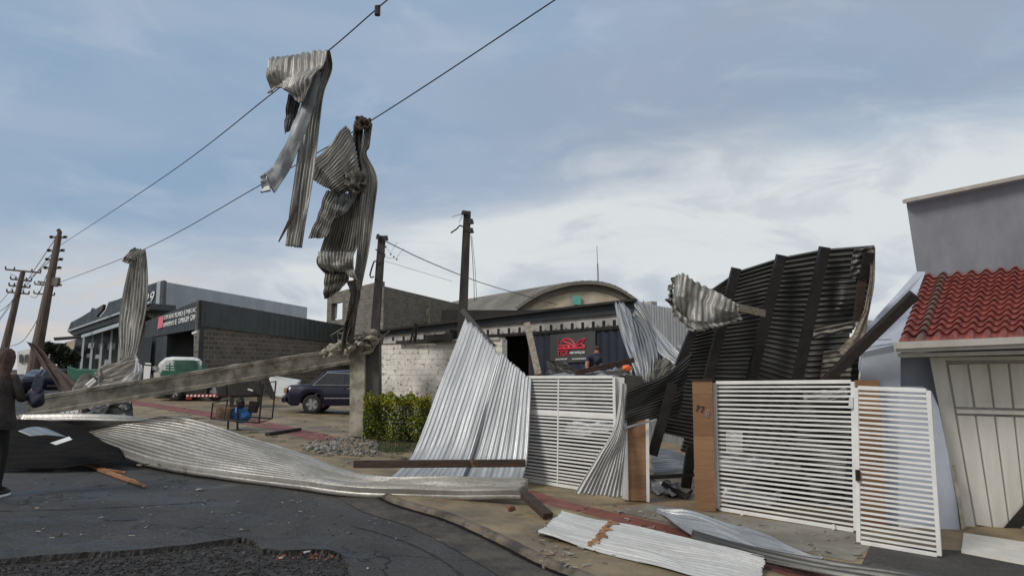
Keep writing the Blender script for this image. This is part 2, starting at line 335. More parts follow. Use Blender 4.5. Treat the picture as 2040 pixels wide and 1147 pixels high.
def build(name, mb, m, parent=None, smooth=False, bevel=0.0, angle=None):
    me = bpy.data.meshes.new(name); me.from_pydata([tuple(p) for p in mb.v], [], mb.f); me.update()
    me.polygons.foreach_set('material_index', mb.mi)
    if mb.uv:
        uvl = me.uv_layers.new(name='UVMap')
        for i, u in mb.uv.items():
            for k, li in enumerate(me.polygons[i].loop_indices): uvl.data[li].uv = u[k]
    else: autouv(me, None, None)
    o = link(name, me, m, parent, smooth)
    if bevel:
        b = o.modifiers.new('bevel', 'BEVEL'); b.width = bevel; b.segments = 2; b.limit_method = 'ANGLE'; b.angle_limit = math.radians(40)
    return o
def tag(o, label, cat, group=None):
    o['label'] = label; o['category'] = cat
    if group: o['group'] = group
    return o
def T(name, label, cat, loc, group=None):
    o = bpy.data.objects.new(name, None); COL.objects.link(o); o.location = Vector(loc); o.empty_display_size = .2
    return tag(o, label, cat, group)
def structure(o): o['kind'] = 'structure'; return o
def stuff(o): o['kind'] = 'stuff'; return o
def cr(c, t):
    """Catmull-Rom through the first axis of c at params t in 0..1"""
    c = np.asarray(c, float); N = len(c)
    if N == 2: t = np.asarray(t)[:, None]; sh = (len(t),)+(1,)*(c.ndim-1); t = t.reshape(sh); return c[0]*(1-t)+c[1]*t
    e = np.concatenate([[2*c[0]-c[1]], c, [2*c[-1]-c[-2]]]); x = np.asarray(t)*(N-1); i = np.clip(np.floor(x).astype(int), 0, N-2); f = (x-i).reshape((len(x),)+(1,)*(c.ndim-1))
    p0, p1, p2, p3 = e[i], e[i+1], e[i+2], e[i+3]
    return .5*((2*p1)+(-p0+p2)*f+(2*p0-5*p1+4*p2-p3)*f*f+(-p0+3*p1-3*p2+p3)*f**3)
def fnoise(rs, U, V, k, fu, fv):
    o = np.zeros_like(U)
    for _ in range(k): o += np.sin(U*rs.uniform(-1, 1)*fu+V*rs.uniform(-1, 1)*fv+rs.uniform(0, 6.3))
    return o/math.sqrt(k)
def sheet(name, rows, nridge, amp, m, parent=None, per=6, nv=48, crumple=0.0, cf=(9, 9), jag=0.0, top=(0, 0), bot=(0, 0), cut=None, seed=1, trap=False, kink=0.0, thick=.003, ridgenoise=.3, linear=False, dents=None):
    """corrugated sheet: rows of (px,py,D) or Vectors; ridges run from row to row, corrugation across each row"""
    rs = np.random.RandomState(seed)
    c = np.array([[tuple(p) if isinstance(p, Vector) else tuple(P(*p)) for p in r] for r in rows])
    nu = max(4, int(nridge*per)); us = np.linspace(0, 1, nu+1); vs = np.linspace(0, 1, nv+1)
    U, V = np.meshgrid(us, vs)                     # V rows
    # ragged ends
    def jn(seed_):
        r2 = np.random.RandomState(seed_); kk = r2.uniform(0, 1, 40); return np.interp(us*39, np.arange(40), kk)*jag*(.4+.6*np.abs(np.sin(us*7+seed_)))
    v0 = top[0]+(top[1]-top[0])*us+jn(seed+5); v1 = 1-(bot[0]+(bot[1]-bot[0])*us)-jn(seed+9)
    VV = v0[None, :]+(v1-v0)[None, :]*V
    rowc = cr(np.swapaxes(c, 0, 1), us)             # (nu+1, R, 3)
    pts = np.empty((nv+1, nu+1, 3))
    if linear:
        for j in range(nu+1):
            for k in range(3): pts[:, j, k] = np.interp(VV[:, j]*(len(c)-1), np.arange(len(c)), rowc[j, :, k])
    else:
        for j in range(nu+1): pts[:, j] = cr(rowc[j], VV[:, j])
    du = np.gradient(pts, axis=1); dv = np.gradient(pts, axis=0)
    nn = np.cross(du, dv); nn /= np.linalg.norm(nn, axis=2, keepdims=True)+1e-9
    ph = 2*np.pi*nridge*U
    prof = np.sin(ph)
    if trap: prof = np.clip(prof*1.9, -1, 1)
    A = amp*(1+ridgenoise*fnoise(rs, U, VV, 5, 14, 14))
    h = A*prof
    if crumple:
        a = fnoise(rs, U, VV, 7, cf[0], cf[1]); b = fnoise(rs, U, VV, 7, cf[0]*2.6, cf[1]*2.6)
        tri = np.zeros_like(U)
        for _ in range(4):
            x = (U*rs.uniform(-1, 1)*cf[0]+VV*rs.uniform(-1, 1)*cf[1]+rs.uniform(0, 6))*.55; tri += np.abs((x % 2)-1)*2-1
        h = h+crumple*(a*.35+tri*.75+np.abs(b)*.15)
        # in-plane wander so that the outline is irregular
        sft = fnoise(rs, U, VV, 5, cf[0], cf[1])[..., None]*crumple*.5
        pts = pts+du/(np.linalg.norm(du, axis=2, keepdims=True)+1e-9)*sft
    if kink:
        K = 7; kn = rs.uniform(-1, 1, K+1); kt = rs.uniform(-.12, .12, 2)
        h = h+kink*np.interp(np.clip(VV+kt[0]*(U-.5)*2, 0, 1)*K, np.arange(K+1), kn)+kink*.5*np.interp(np.clip(U+.4*(VV-.5), 0, 1)*4, np.arange(5), rs.uniform(-1, 1, 5))
    if dents:
        for (uu, vv, rr, dd) in dents: h = h+dd*np.exp(-(((U-uu)/rr)**2+((VV-vv)/rr)**2))
    pts = pts+nn*h[..., None]
    keep = np.ones((nv, nu), bool)
    if cut:
        Uc, Vc = (U[:-1, :-1]+U[1:, 1:])/2, (VV[:-1, :-1]+VV[1:, 1:])/2
        for j in range(nu):
            for i in range(nv):
                if cut(Uc[i, j], Vc[i, j]): keep[i, j] = False
    W = np.linalg.norm(np.diff(pts[nv//2], axis=0), axis=1).sum(); L = np.linalg.norm(np.diff(pts[:, nu//2], axis=0), axis=1).sum()
    me = bpy.data.meshes.new(name)
    idx = np.arange((nv+1)*(nu+1)).reshape(nv+1, nu+1)
    q = np.stack([idx[:-1, :-1], idx[:-1, 1:], idx[1:, 1:], idx[1:, :-1]], axis=-1)[keep]
    me.from_pydata(pts.reshape(-1, 3).tolist(), [], q.tolist())
    uvl = me.uv_layers.new(name='UVMap')
    uvf = np.stack([(U*W).ravel()+seed*3.1, (VV*L).ravel()+seed*1.7], -1)
    lv = np.empty(len(me.loops), int); me.loops.foreach_get('vertex_index', lv)
    uvl.data.foreach_set('uv', uvf[lv].ravel())
    me.update()
    o = link(name, me, m, parent, True)
    if thick:
        s = o.modifiers.new('thickness', 'SOLIDIFY'); s.thickness = thick; s.offset = 0
    return o
def pxp(mb, poly, D, th, mi=0):
    """solid slab: pixel outline at distance D (number or one per corner), th metres deep away from the viewer"""
    Ds = D if isinstance(D, (list, tuple)) else [D]*len(poly)
    ps = [P(x, y, d) for (x, y), d in zip(poly, Ds)]; c_ = sum(ps, Vector())/len(ps)
    return mb.prism(ps, (c_.x/c_.y*th, th, 0), mi)
def wallh(mb, A, B, zb, ztA, ztB, th, holes=(), mi=0):
    """wall from A to B (xy), thickness th away from camera, holes (s0,s1,z0,z1) in metres"""
    A, B = Vector((A[0], A[1], 0)), Vector((B[0], B[1], 0)); L = (B-A).length; d = (B-A)/L
    nn = Vector((-d.y, d.x, 0))
    if nn.dot(A) < 0: nn = -nn
    ss = sorted({0, L, *[h[0] for h in holes], *[h[1] for h in holes]}); zs = sorted({h[k] for h in holes for k in (2, 3)})
    for s0, s1 in zip(ss, ss[1:]):
        t0 = ztA+(ztB-ztA)*s0/L; t1 = ztA+(ztB-ztA)*s1/L
        z_ = [zb]+[q for q in zs if zb < q < min(t0, t1)]+[None]
        for a, b in zip(z_, z_[1:]):
            b0, b1 = (t0, t1) if b is None else (b, b)
            sm_, zm = (s0+s1)/2, (a+(b0+b1)/2)/2
            if any(h[0] < sm_ < h[1] and h[2] < zm < h[3] for h in holes): continue
            p = [A+d*s0+Vector((0, 0, a)), A+d*s1+Vector((0, 0, a)), A+d*s1+Vector((0, 0, b1)), A+d*s0+Vector((0, 0, b0))]
            mb.prism(p, nn*th, mi)
    return mb
def text(body, size, name, m, pos, right, up, parent, ext=.01, shear=0, fit=None):
    cu = bpy.data.curves.new('t', 'FONT'); cu.body = body; cu.size = size; cu.extrude = ext; cu.shear = shear
    to = bpy.data.objects.new('t', cu); COL.objects.link(to)
    dg = bpy.context.evaluated_depsgraph_get(); dg.update()
    me = bpy.data.meshes.new_from_object(to.evaluated_get(dg)); bpy.data.objects.remove(to)
    co = np.array([v.co[:] for v in me.vertices]); co[:, 0] -= co[:, 0].min(); co[:, 1] -= co[:, 1].min()
    sx = 1 if not fit else fit[0]/co[:, 0].max(); sy = 1 if not fit else fit[1]/co[:, 1].max()
    right = Vector(right).normalized(); up = Vector(up).normalized(); nn = right.cross(up)
    w_ = [Vector(pos)+right*float(a*sx)+up*float(b*sy)+nn*float(c_) for a, b, c_ in co]
    for v, p in zip(me.vertices, w_): v.co = p
    for mm in list(me.materials): pass
    me.materials.clear()
    return link(name, me, m, parent)
def rock(mb, c, r, rs, mi=0, flat=.6):
    ico = [(0, 0, 1), (.89, 0, .45), (.28, .85, .45), (-.72, .53, .45), (-.72, -.53, .45), (.28, -.85, .45), (.72, .53, -.45), (-.28, .85, -.45), (-.89, 0, -.45), (-.28, -.85, -.45), (.72, -.53, -.45), (0, 0, -1)]
    fs = [(0, 1, 2), (0, 2, 3), (0, 3, 4), (0, 4, 5), (0, 5, 1), (1, 6, 2), (2, 7, 3), (3, 8, 4), (4, 9, 5), (5, 10, 1), (2, 6, 7), (3, 7, 8), (4, 8, 9), (5, 9, 10), (1, 10, 6), (11, 7, 6), (11, 8, 7), (11, 9, 8), (11, 10, 9), (11, 6, 10)]
    s_ = Vector((rs.uniform(.6, 1.3), rs.uniform(.6, 1.3), rs.uniform(.4, .9)*flat/.6)); a = rs.uniform(0, 6.3)
    R = Matrix.Rotation(a, 3, 'Z') @ Matrix.Rotation(rs.uniform(-.4, .4), 3, 'X')
    vs = []
    for p in ico:
        q = Vector(p)*r*rs.uniform(.7, 1.15); q = Vector((q.x*s_.x, q.y*s_.y, q.z*s_.z)); vs.append(R @ q+Vector(c))
    mb.add(vs, fs, mi)
def evalmesh(o):
    dg = bpy.context.evaluated_depsgraph_get(); dg.update()
    return bpy.data.meshes.new_from_object(o.evaluated_get(dg))
def skin(nodes, edges, root, sub=2):
    """nodes {name:(pos,rx,ry)} -> smooth skinned mesh in world coordinates"""
    names = list(nodes); me = bpy.data.meshes.new('s'); me.from_pydata([tuple(nodes[k][0]) for k in names], [(names.index(a), names.index(b)) for a, b in edges], [])
    o = bpy.data.objects.new('s', me); COL.objects.link(o)
    md = o.modifiers.new('skin', 'SKIN'); md.use_smooth_shade = True; md.branch_smoothing = .6
    if not me.skin_vertices: me.attributes.new('x', 'FLOAT', 'POINT')
    for i, k in enumerate(names):
        sv = me.skin_vertices[0].data[i]; sv.radius = nodes[k][1:]; sv.use_root = (k == root)
    ss = o.modifiers.new('sub', 'SUBSURF'); ss.levels = sub; ss.render_levels = sub
    r = evalmesh(o); bpy.data.objects.remove(o); return r
# ================================================================== GROUND
mb = MB()
gx = [-2500, -600, -200, -100, -60, -40]+list(np.linspace(-30, 30, 41))+[40, 60, 100, 200, 600, 2500]
gy = [-500, -60, -20, -6]+list(np.linspace(-2, 60, 32))+[80, 120, 200, 500, 1200, 3000]
mb.grid([[Vector((x, y, gz(x)-.05)) for x in gx] for y in gy])
structure(build('ground', mb, 'gravel', smooth=True))
# road: asphalt wearing course broken away along a jagged outline near the camera
rs = np.random.RandomState(3)
outl = [(-260, 1150), (-120, 1130), (0, 1113), (90, 1104), (190, 1098), (300, 1092), (400, 1080), (478, 1070), (508, 1076), (520, 1092), (560, 1096), (610, 1092), (650, 1094), (678, 1102), (694, 1122), (698, 1150), (712, 1200), (735, 1290)]
op = [G(x, y) for x, y in outl]
op = [Vector((-14, 5.2, 0)), Vector((-9, 5.1, 0))]+op+[Vector((-.6, 1.5, 0)), Vector((-.55, -3, 0))]
inner = []
for i in range(len(op)-1):
    m_ = 16
    for k in range(m_):
        p = op[i].lerp(op[i+1], k/m_)
        j = (rs.rand()-.5)*.035 if 2 < i < len(op)-3 else 0
        inner.append(Vector((p.x+j*.6+math.sin(p.x*9+p.y*5)*.015, p.y+j+math.sin(p.x*13)*.014, 0)))
oc = [(-200, 5.2), (-200, 60), (-170, 140), (-60, 200), (60, 200), (150, 120), (160, 40), (160, 0), (90, -30), (10, -40)]
outer = cr(np.array(oc, float), np.linspace(0, 1, len(inner)))
rows = []
for s_ in list(np.linspace(0, 1, 70)**3.2):
    r = []
    for a, b in zip(inner, outer):
        x, y = a.x+(b[0]-a.x)*s_, a.y+(b[1]-a.y)*s_; r.append(Vector((x, y, gz(x))))
    rows.append(r)
mb = MB(); mb.grid([[p+Vector((rs.normal()*.008, rs.normal()*.008-.01, -.055)) for p in rows[0]]]+rows)
structure(build('road', mb, 'asphalt'))
# second, older overlay course with a visible edge (thin line across the road)
def strip(name, cl, w_, dz, m, up=False, n_=60):
    pts = [G(x, y, dz) for x, y in cl]; c = cr(np.array([p[:] for p in pts]), np.linspace(0, 1, n_))
    rows = [[], [], []]
    for i in range(n_):
        a = Vector(c[max(i-1, 0)]); b = Vector(c[min(i+1, n_-1)]); d = (b-a); d.z = 0; d.normalize(); s_ = Vector((-d.y, d.x, 0))
        ww = w_(i/(n_-1)) if callable(w_) else w_
        for k, q in enumerate((-.5, 0, .5)):
            p = Vector(c[i])+s_*q*ww; rows[k].append(Vector((p.x, p.y, gz(p.x)+dz)))
    mb = MB(); mb.grid(rows, flip=True); return build(name, mb, m)
strip('road_joint', [(-60, 1019), (130, 1014), (260, 1008), (330, 1004), (392, 1000), (420, 994)], lambda t: .022+.012*math.sin(t*40), .004, 'gravel')['kind'] = 'structure'
strip('road_joint', [(700, 1046), (760, 1062), (830, 1088), (900, 1128), (950, 1180)], lambda t: .03+.012*math.sin(t*33), .004, 'gravel')['kind'] = 'structure'
# pavement with its kerb
kp = [(1420, 1290), (1300, 1205), (1180, 1143), (1090, 1107), (1000, 1064), (900, 1022), (800, 993), (740, 965), (640, 928), (540, 900), (400, 872), (270, 853), (150, 846), (60, 843)]
kc = cr(np.array([G(x, y, .12)[:] for x, y in kp]), np.linspace(0, 1, 150))
far = cr(np.array([(40, -2), (60, 20), (70, 60), (40, 110), (-20, 150), (-75, 130)], float), np.linspace(0, 1, 150))
rs = np.random.RandomState(9)
kw = [(rs.rand()-.5)*.014 for _ in range(150)]
rows = []
for s_ in [0]+list(np.linspace(.0, 1, 60)**2.6):
    rows.append([Vector((a[0]+(b[0]-a[0])*s_, a[1]+(b[1]-a[1])*s_, 0)) for a, b in zip(kc, far)])
for r in rows:
    for i, p in enumerate(r): p.z = gz(p.x)+.12
top = rows[1:]; off = []
def shift(row, d, dz):
    o = []
    for i, p in enumerate(row):
        a, b = row[max(i-1, 0)], row[min(i+1, len(row)-1)]; t = (b-a).normalized(); s_ = Vector((t.y, -t.x, 0))
        if s_.y > 0: s_ = -s_
        q = p+s_*(d+kw[i]); o.append(Vector((q.x, q.y, gz(q.x)+dz)))
    return o
mb = MB(); mb.grid(top, flip=True); structure(build('pavement', mb, 'pave'))
k0 = top[0]
mb = MB(); mb.grid([shift(k0, .13, -.02), shift(k0, .11, .05), shift(k0, .09, .10), shift(k0, .06, .122), shift(k0, .0, .124), shift(k0, -.03, .10)]); structure(build('kerb', mb, 'kerb'))
strip('red_pavement_band', [(1040, 978), (1100, 998), (1200, 1022), (1300, 1047), (1420, 1086), (1560, 1128), (1660, 1165)], .42, .124, 'red')['kind'] = 'structure'
strip('red_pavement_band', [(230, 795), (300, 806), (400, 822), (500, 840), (610, 864), (650, 876)], .8, .124, 'red')['kind'] = 'structure'
def patch(name, poly, dz, m, sub=12):
    c = [G(x, y, dz) for x, y in poly]; mb = MB()
    a, b, c_, d = c; rows = []
    for i in range(sub+1):
        l = a.lerp(d, i/sub); r = b.lerp(c_, i/sub); rows.append([])
        for j in range(sub+1):
            p = l.lerp(r, j/sub); rows[-1].append(Vector((p.x, p.y, gz(p.x)+dz)))
    mb.grid(rows, flip=True); return structure(build(name, mb, m))
patch('driveway_slab', [(1290, 1003), (1760, 1065), (1700, 1118), (1220, 1016)], .124, 'slab')
patch('asphalt_driveway', [(1735, 1083), (2300, 1120), (2300, 1400), (1690, 1180)], .126, 'asphalt')
mb = MB(); mb.grid([shift(k0[14:110], .10, .066), shift(k0[14:110], .145, .060)], flip=True); structure(build('kerb_joint', mb, 'shadejoint'))
for lo_, hi_, nm, m_ in ((.10, .55, 'gutter_strip', 'gutterm'),):
    mb = MB(); kk = k0[18:95]; rows = []
    for d_ in np.linspace(lo_, hi_, 6): rows.append(shift(kk, d_+(.03*math.sin(d_*40) if d_ > .3 else 0), .006+.045*max(0, 1-(d_-.1)/.40)))
    mb.grid(rows, flip=True); structure(build(nm, mb, m_))
# ================================================================== BUILDINGS
# --- grey shop with block side wall
K, S_, Fp = P(400, 598, 33), P(725, 655, 47), P(284, 644, 41)
b = T('metal_clad_workshop', 'dark grey clad workshop with lettered front fascia and a bare block side wall', 'building', (K.x, K.y, gz(K.x)))
zb = gz(K.x)-.1
opL = (Vector(Fp[:2])-Vector(K[:2])).length
mb = MB(); wallh(mb, K, S_, zb, K.z-.05, S_.z-.05, .25)
build('side_wall', mb, 'block', b)
fz = P(398, 655, 33).z
mb = MB(); wallh(mb, K, Fp, zb, K.z-.05, Fp.z-.05, .2, [(.45, 5.2, zb, fz)])
build('front_wall', mb, 'facdark', b)
# cladding ribs as geometry on the fascia
def clad(A, B, z0A, z0B, z1A, z1B, off, pitch, name, m, parent, rib=.035):
    A, B = Vector((A[0], A[1], 0)), Vector((B[0], B[1], 0)); L = (B-A).length; d = (B-A)/L; nn = Vector((-d.y, d.x, 0))
    if nn.dot(A) > 0: nn = -nn
    N = int(L/pitch); r0, r1 = [], []
    for i in range(N*4+1):
        t = i/(N*4); o = off+(rib if i % 4 in (1, 2) else 0); p = A+d*L*t+nn*o
        r0.append(p+Vector((0, 0, z0A+(z0B-z0A)*t))); r1.append(p+Vector((0, 0, z1A+(z1B-z1A)*t)))
    mb = MB(); mb.grid([r0, r1])
    mb.grid([r1, [p-nn*(.2) for p in r1]]); mb.grid([[p-nn*.2 for p in r0], r0])
    return build(name, mb, m, parent)
clad(K, S_, P(398, 650, 33).z, P(725, 690, 47).z, K.z, S_.z, .06, .45, 'side_fascia', 'fascia', b)
clad(K, Fp, fz, P(284, 675, 41).z, K.z, Fp.z, .06, .45, 'front_fascia', 'facdark', b)
mb = MB(); bk = Vector((S_.x-9, S_.y+4, 0)); bf = Vector((Fp.x+2, Fp.y+10, 0))
mb.add([(K.x, K.y, K.z-.2), (S_.x, S_.y, S_.z-.2), (bk.x, bk.y, 3.6), (Fp.x, Fp.y, Fp.z-.2)], [(0, 1, 2, 3)]); build('roof', mb, 'facdark', b)
mb = MB(); wallh(mb, (Fp.x, Fp.y), (bk.x, bk.y), zb, Fp.z-.2, 3.6, -.2); build('back_wall', mb, 'facdark', b)
def onw(px, py, off=.11): return onwall(px, py, K, Fp, off)
for (x0, x1, y0, y1) in [(326, 334, 627.5, 635), (336, 346, 624, 632), (348.5, 366, 618, 629), (371.5, 391, 611, 622)]: pass
def sign_row(words, y_of, h_of, parent):
    for wd, x0, x1 in words:
        a = onw(x0, y_of(x0)); c = onw(x1, y_of(x1)); t_ = onw(x0, y_of(x0)-h_of(x0)); 
        text(wd, 1, 'sign_lettering', 'signwhite', a, c-a, (0, 0, 1), parent, fit=((c-a).length, (t_-a).length))
sign_row([('SOM', 326, 334.5), ('ALAR', 336, 346), ('MECANICA', 348, 365), ('E', 367, 369.5), ('INJECAO', 371, 391)], lambda x: 637-(x-326)*.215, lambda x: 8+(x-326)*.05, b)
sign_row([('ALINHAMENTO', 324, 347), ('E', 349, 352.5), ('CAMBAGEM', 355, 376), ('GNV', 379, 389)], lambda x: 652-(x-324)*.235, lambda x: 8.5+(x-324)*.05, b)
mb = MB(); mb.prism([onw(*q, .12) for q in ((314, 655), (324, 652), (327, 629), (317, 631.5))], (0, -.04, 0)); build('pink_emblem', mb, 'signpink', b)
mb = MB(); pxp(mb, [(277, 672), (302, 671), (296, 770), (268, 770)], 38.5, .1); pxp(mb, [(303, 672), (318, 671), (311, 745), (297, 745)], 38.8, .08); build('sliding_door', mb, 'facdark', b)
mb = MB(); pxp(mb, [(387, 660), (398, 656), (396, 735), (385, 735)], 33.2, .3); build('corner_post', mb, 'lightclad', b)
mb = MB(); mb.tube([P(384, 664, 32.7), P(392, 661, 32.6)], .06); build('wall_lamp', mb, 'signwhite', b)
# --- pale box behind it
A, B, C_ = P(322, 560, 44), P(612, 612, 66), P(236, 600, 58)
b = T('pale_metal_hall', 'tall pale grey metal box hall rising behind the dark clad workshop', 'building', (A.x, A.y, gz(A.x)))
mb = MB(); wallh(mb, A, B, 0, A.z, B.z, .3); build('side_wall', mb, 'lightclad', b)
mb = MB(); mb.add([A, B, (B.x-10, B.y+8, B.z), C_], [(0, 1, 2, 3)]); build('roof', mb, 'lightclad', b)
# --- dark showroom with canopy & columns on far left
Ca, Cb = P(326, 560, 43.5), P(134, 646, 66)
b = T('showroom_building', 'slate coloured showroom with white emblem lettering, torn parapet and a canopy on posts', 'building', (Cb.x, Cb.y, gz(Cb.x)))
mb = MB()
top_px = [(134, 660), (141, 642), (160, 632), (180, 620), (183, 613), (188, 617), (206, 606), (204, 616), (192, 630), (198, 632), (210, 618), (216, 602), (236, 596), (262, 584), (288, 570), (326, 558), (324, 618), (300, 625), (256, 640), (200, 656), (150, 672)]
mb.prism([onwall(x, y, Ca, Cb) for x, y in top_px], (0, .4, 0)); build('parapet', mb, 'facdark', b)
mb = MB()
for a in ((144, 652), (230, 626, 238, 634)): pass
mb.prism([onwall(x, y, Ca, Cb, 1.6) for x, y in [(138, 660), (236, 625), (300, 604), (300, 616), (236, 640), (146, 668)]], (0, 3.0, .15)); build('canopy', mb, 'black', b)
mb = MB(); mb.bar(onwall(138, 659, Ca, Cb, 1.7), onwall(300, 602, Ca, Cb, 1.7), .12, .12); mb.bar(onwall(164, 670, Ca, Cb, 2.6), onwall(240, 646, Ca, Cb, 2.6), .12, .2); build('canopy_edge', mb, 'lightclad', b)
mb = MB(); wallh(mb, Cb, Ca, -.2, onwall(150, 735, Ca, Cb).z*0+2.0, 2.4, .2, []); 
Cb2, Ca2 = Vector(P(128, 700, 69)), Vector(P(330, 700, 46))
mb = MB(); wallh(mb, Cb2, Ca2, 0, 4.3, 5.5, .2); build('back_wall', mb, 'black', b)
for i, x in enumerate((166, 184, 203, 222, 240, 262)):
    mb = MB(); D_ = onwall(x, 700, Ca, Cb).y-1.5
    pxp(mb, [(x, 662-(x-166)*.3), (x+4, 661-(x-166)*.3), (x-3, 742), (x-8, 742)], D_, .3); build('canopy_post', mb, 'lightclad', b)
for (x0, x1, y0, y1) in ((156, 164, 682, 690), (152, 160, 702, 709), (176, 187, 683, 693), (172, 183, 704, 712), (196, 206, 684, 694), (190, 202, 706, 714), (214, 230, 683, 696), (208, 226, 716, 727)):
    mb = MB(); D_ = onwall(x0, 700, Ca, Cb).y+1.5; pxp(mb, [(x0+1, y0), (x1+1, y0), (x1-1, y1), (x0-1, y1)], D_, .08); build('window', mb, 'lightclad' if (x0 % 3) else 'glassg', b)
for s_, x0, y0, x1, y1, hh in (('2', 287, 608, 296, 604, 19), ('9', 298, 604, 307, 600, 20)):
    a = onwall(x0, y0, Ca, Cb, .06); c = onwall(x1, y1, Ca, Cb, .06); t_ = onwall(x0, y0-hh, Ca, Cb, .06)
    text(s_, 1, 'white_emblem', 'signwhite', a, c-a, (0, 0, 1), b, shear=.3, fit=((c-a).length, (t_-a).length))
mb = MB(); pxp(mb, [(134, 680), (150, 678), (140, 745), (120, 745)], 60, .4); build('cream_pillar', mb, 'cream', b)
mb = MB(); pxp(mb, [(106, 672), (168, 668), (172, 672), (108, 677)], 60, 1.5); build('awning', mb, 'black', b)
# damaged flap under emblem
mb = MB(); pxp(mb, [(282, 614), (320, 626), (330, 650), (318, 646), (300, 632), (284, 622)], 42, .1); build('torn_flap', mb, 'galvold', b)
# --- small far-left buildings
b = T('white_house', 'small white house with grey roof seen beyond the leaning wooden pole', 'house', P(90, 742, 60))
mb = MB(); pxp(mb, [(34, 700), (62, 694), (62, 745), (34, 745)], 75, 4); build('far_wing', mb, 'white', b)
mb = MB(); pxp(mb, [(76, 700), (104, 702), (104, 745), (70, 745)], 60, 4); build('wall', mb, 'white', b)
mb = MB(); pxp(mb, [(70, 700), (82, 682), (150, 684), (150, 694), (104, 702)], 60.5, 5); build('roof', mb, 'asb', b)
for x in (38, 50): mb = MB(); pxp(mb, [(x, 706), (x+7, 705), (x+7, 722), (x, 722)], 74.8, .1); build('window', mb, 'glassg', b)
mb = MB(); pxp(mb, [(80, 712), (88, 712), (86, 730), (79, 730)], 59.8, .1); build('window', mb, 'glassg', b)
# --- raw block building behind
E0, E1, E2 = P(757, 568, 42), P(930, 609, 58), P(652, 592, 48)
b = T('block_building', 'unfinished bare block building with open window behind the dark pole', 'building', (E0.x, E0.y, gz(E0.x)))
mb = MB(); wallh(mb, E0, E1, 0, E0.z, E1.z, .3); build('side_wall', mb, 'block2', b)
Lf = (Vector(E2[:2])-Vector(E0[:2])).length
h_ = [onwall(x, 620, E0, E2) for x in (682, 660)]
s0, s1 = [(Vector(q[:2])-Vector(E0[:2])).length for q in h_]
mb = MB(); wallh(mb, E0, E2, 0, P(735, 565, 43.2).z, E2.z+.2, .3, [(s0, s1, onwall(670, 637, E0, E2).z, onwall(670, 603, E0, E2).z)]); build('front_wall', mb, 'block2', b)
mb = MB(); mb.prism([onwall(x, y, E0, E2, -.25) for x, y in ((664, 606), (672, 605), (670, 634), (662, 635))], (0, .1, 0)); build('window_shutter', mb, 'galvgrey', b)
mb = MB(); mb.bar((E0.x, E0.y, 0), (E0.x, E0.y, E0.z+.03), .45, .45); build('corner_pillar', mb, 'concrete', b); mb = MB(); q = onwall(852, 600, E0, E1, .05); mb.bar((q.x, q.y, 0), (q.x, q.y, q.z-.05), .3, .12); build('concrete_pillar', mb, 'concrete', b)
# --- arched hall
b = T('arched_hall', 'cream gabled hall with grey barrel roof and small teal window', 'building', P(1165, 700, 46))
arc = [(1018, 624), (1032, 614), (1048, 603), (1066, 592), (1086, 582), (1108, 575), (1132, 569), (1158, 566), (1184, 566), (1208, 570), (1230, 578), (1250, 590), (1268, 603), (1290, 622)]
vec = P(925, 602, 66)-P(1150, 567, 46)
fr = [P(x, y, 46) for x, y in arc]
mb = MB(); fr2 = [p+Vector((0, -.5, .15)) for p in fr]
cc = cr(np.array([p[:] for p in fr2]), np.linspace(0, 1, 60)); rows = []
for k in range(41): rows.append([Vector(p)+vec*(k/40)+Vector((0, 0, .03*math.sin(i*2.6))) for i, p in enumerate(cc)])
mb.grid(rows); mb.grid([[Vector(p)-Vector((0, 0, .22)) for p in cc], [Vector(p) for p in cc]]); build('barrel_roof', mb, 'asb', b, smooth=False)
mb = MB()
mb.prism([P(1018, 760, 46)]+fr+[P(1290, 760, 46)], (0, .3, 0)); build('gable_wall', mb, 'cream', b)
mb = MB(); lo = [p+Vector((0, -.12, -.05)) for p in fr]; lo2 = [p+Vector((0, -.12, -.42)) for p in fr]
mb.grid([lo2, lo]); build('gable_trim', mb, 'asb', b)
mb = MB(); pxp(mb, [(1141, 588), (1157, 591), (1157, 607), (1140, 606)], 45.8, .1); build('window', mb, 'teal', b)
mb = MB(); mb.bar(P(925, 633, 44), P(1030, 619, 44), .3, .25); build('eaves_gutter', mb, 'lightclad', b)
b = T('roof_antenna', 'thin radio mast standing above the arched hall', 'antenna', P(1192, 566, 47))
mb = MB(); mb.tube([P(1192, 566, 47), P(1190.5, 525, 47)], .05, 6); build('mast', mb, 'galvgrey', b)
mb = MB(); mb.tube([P(1190.5, 525, 47), P(1189, 490, 47)], .022, 5); build('whip', mb, 'galvgrey', b)
# --- the car-parts workshop
W0, W1 = P(746, 700, 35), P(1300, 700, 22)
Wt0, Wt1 = onwall(746, 661, W0, W1), onwall(1300, 593, W0, W1)
b = T('car_parts_shop', 'low car parts shop with grey fascia, navy cladding and dark open bay', 'building', (W0.x, W0.y, gz(W0.x)))
def ww(px, py, off=0.0): return onwall(px, py, W0, W1, off)
zt = lambda px, a, c_: ww(px, a+(c_-a)*(px-746)/(1300-746)).z
sL = lambda px: (Vector(ww(px, 700)[:2])-Vector(W0[:2])).length
mb = MB(); wallh(mb, W0, W1, -.4, Wt0.z-.1, Wt1.z-.1, .25, [(sL(962), sL(1064), -.4, ww(1010, 664).z)])
build('front_wall', mb, 'greyband', b)
mb = MB(); mb.prism([ww(746, 661, .14), ww(1262, 599, .14), ww(1262, 621, .14), ww(746, 669, .14)], (0, .12, 0)); build('fascia', mb, 'facdark', b)
mb = MB(); mb.bar(ww(744, 660, .16), ww(1264, 598, .16), .22, .09); build('fascia_capping', mb, 'black', b)
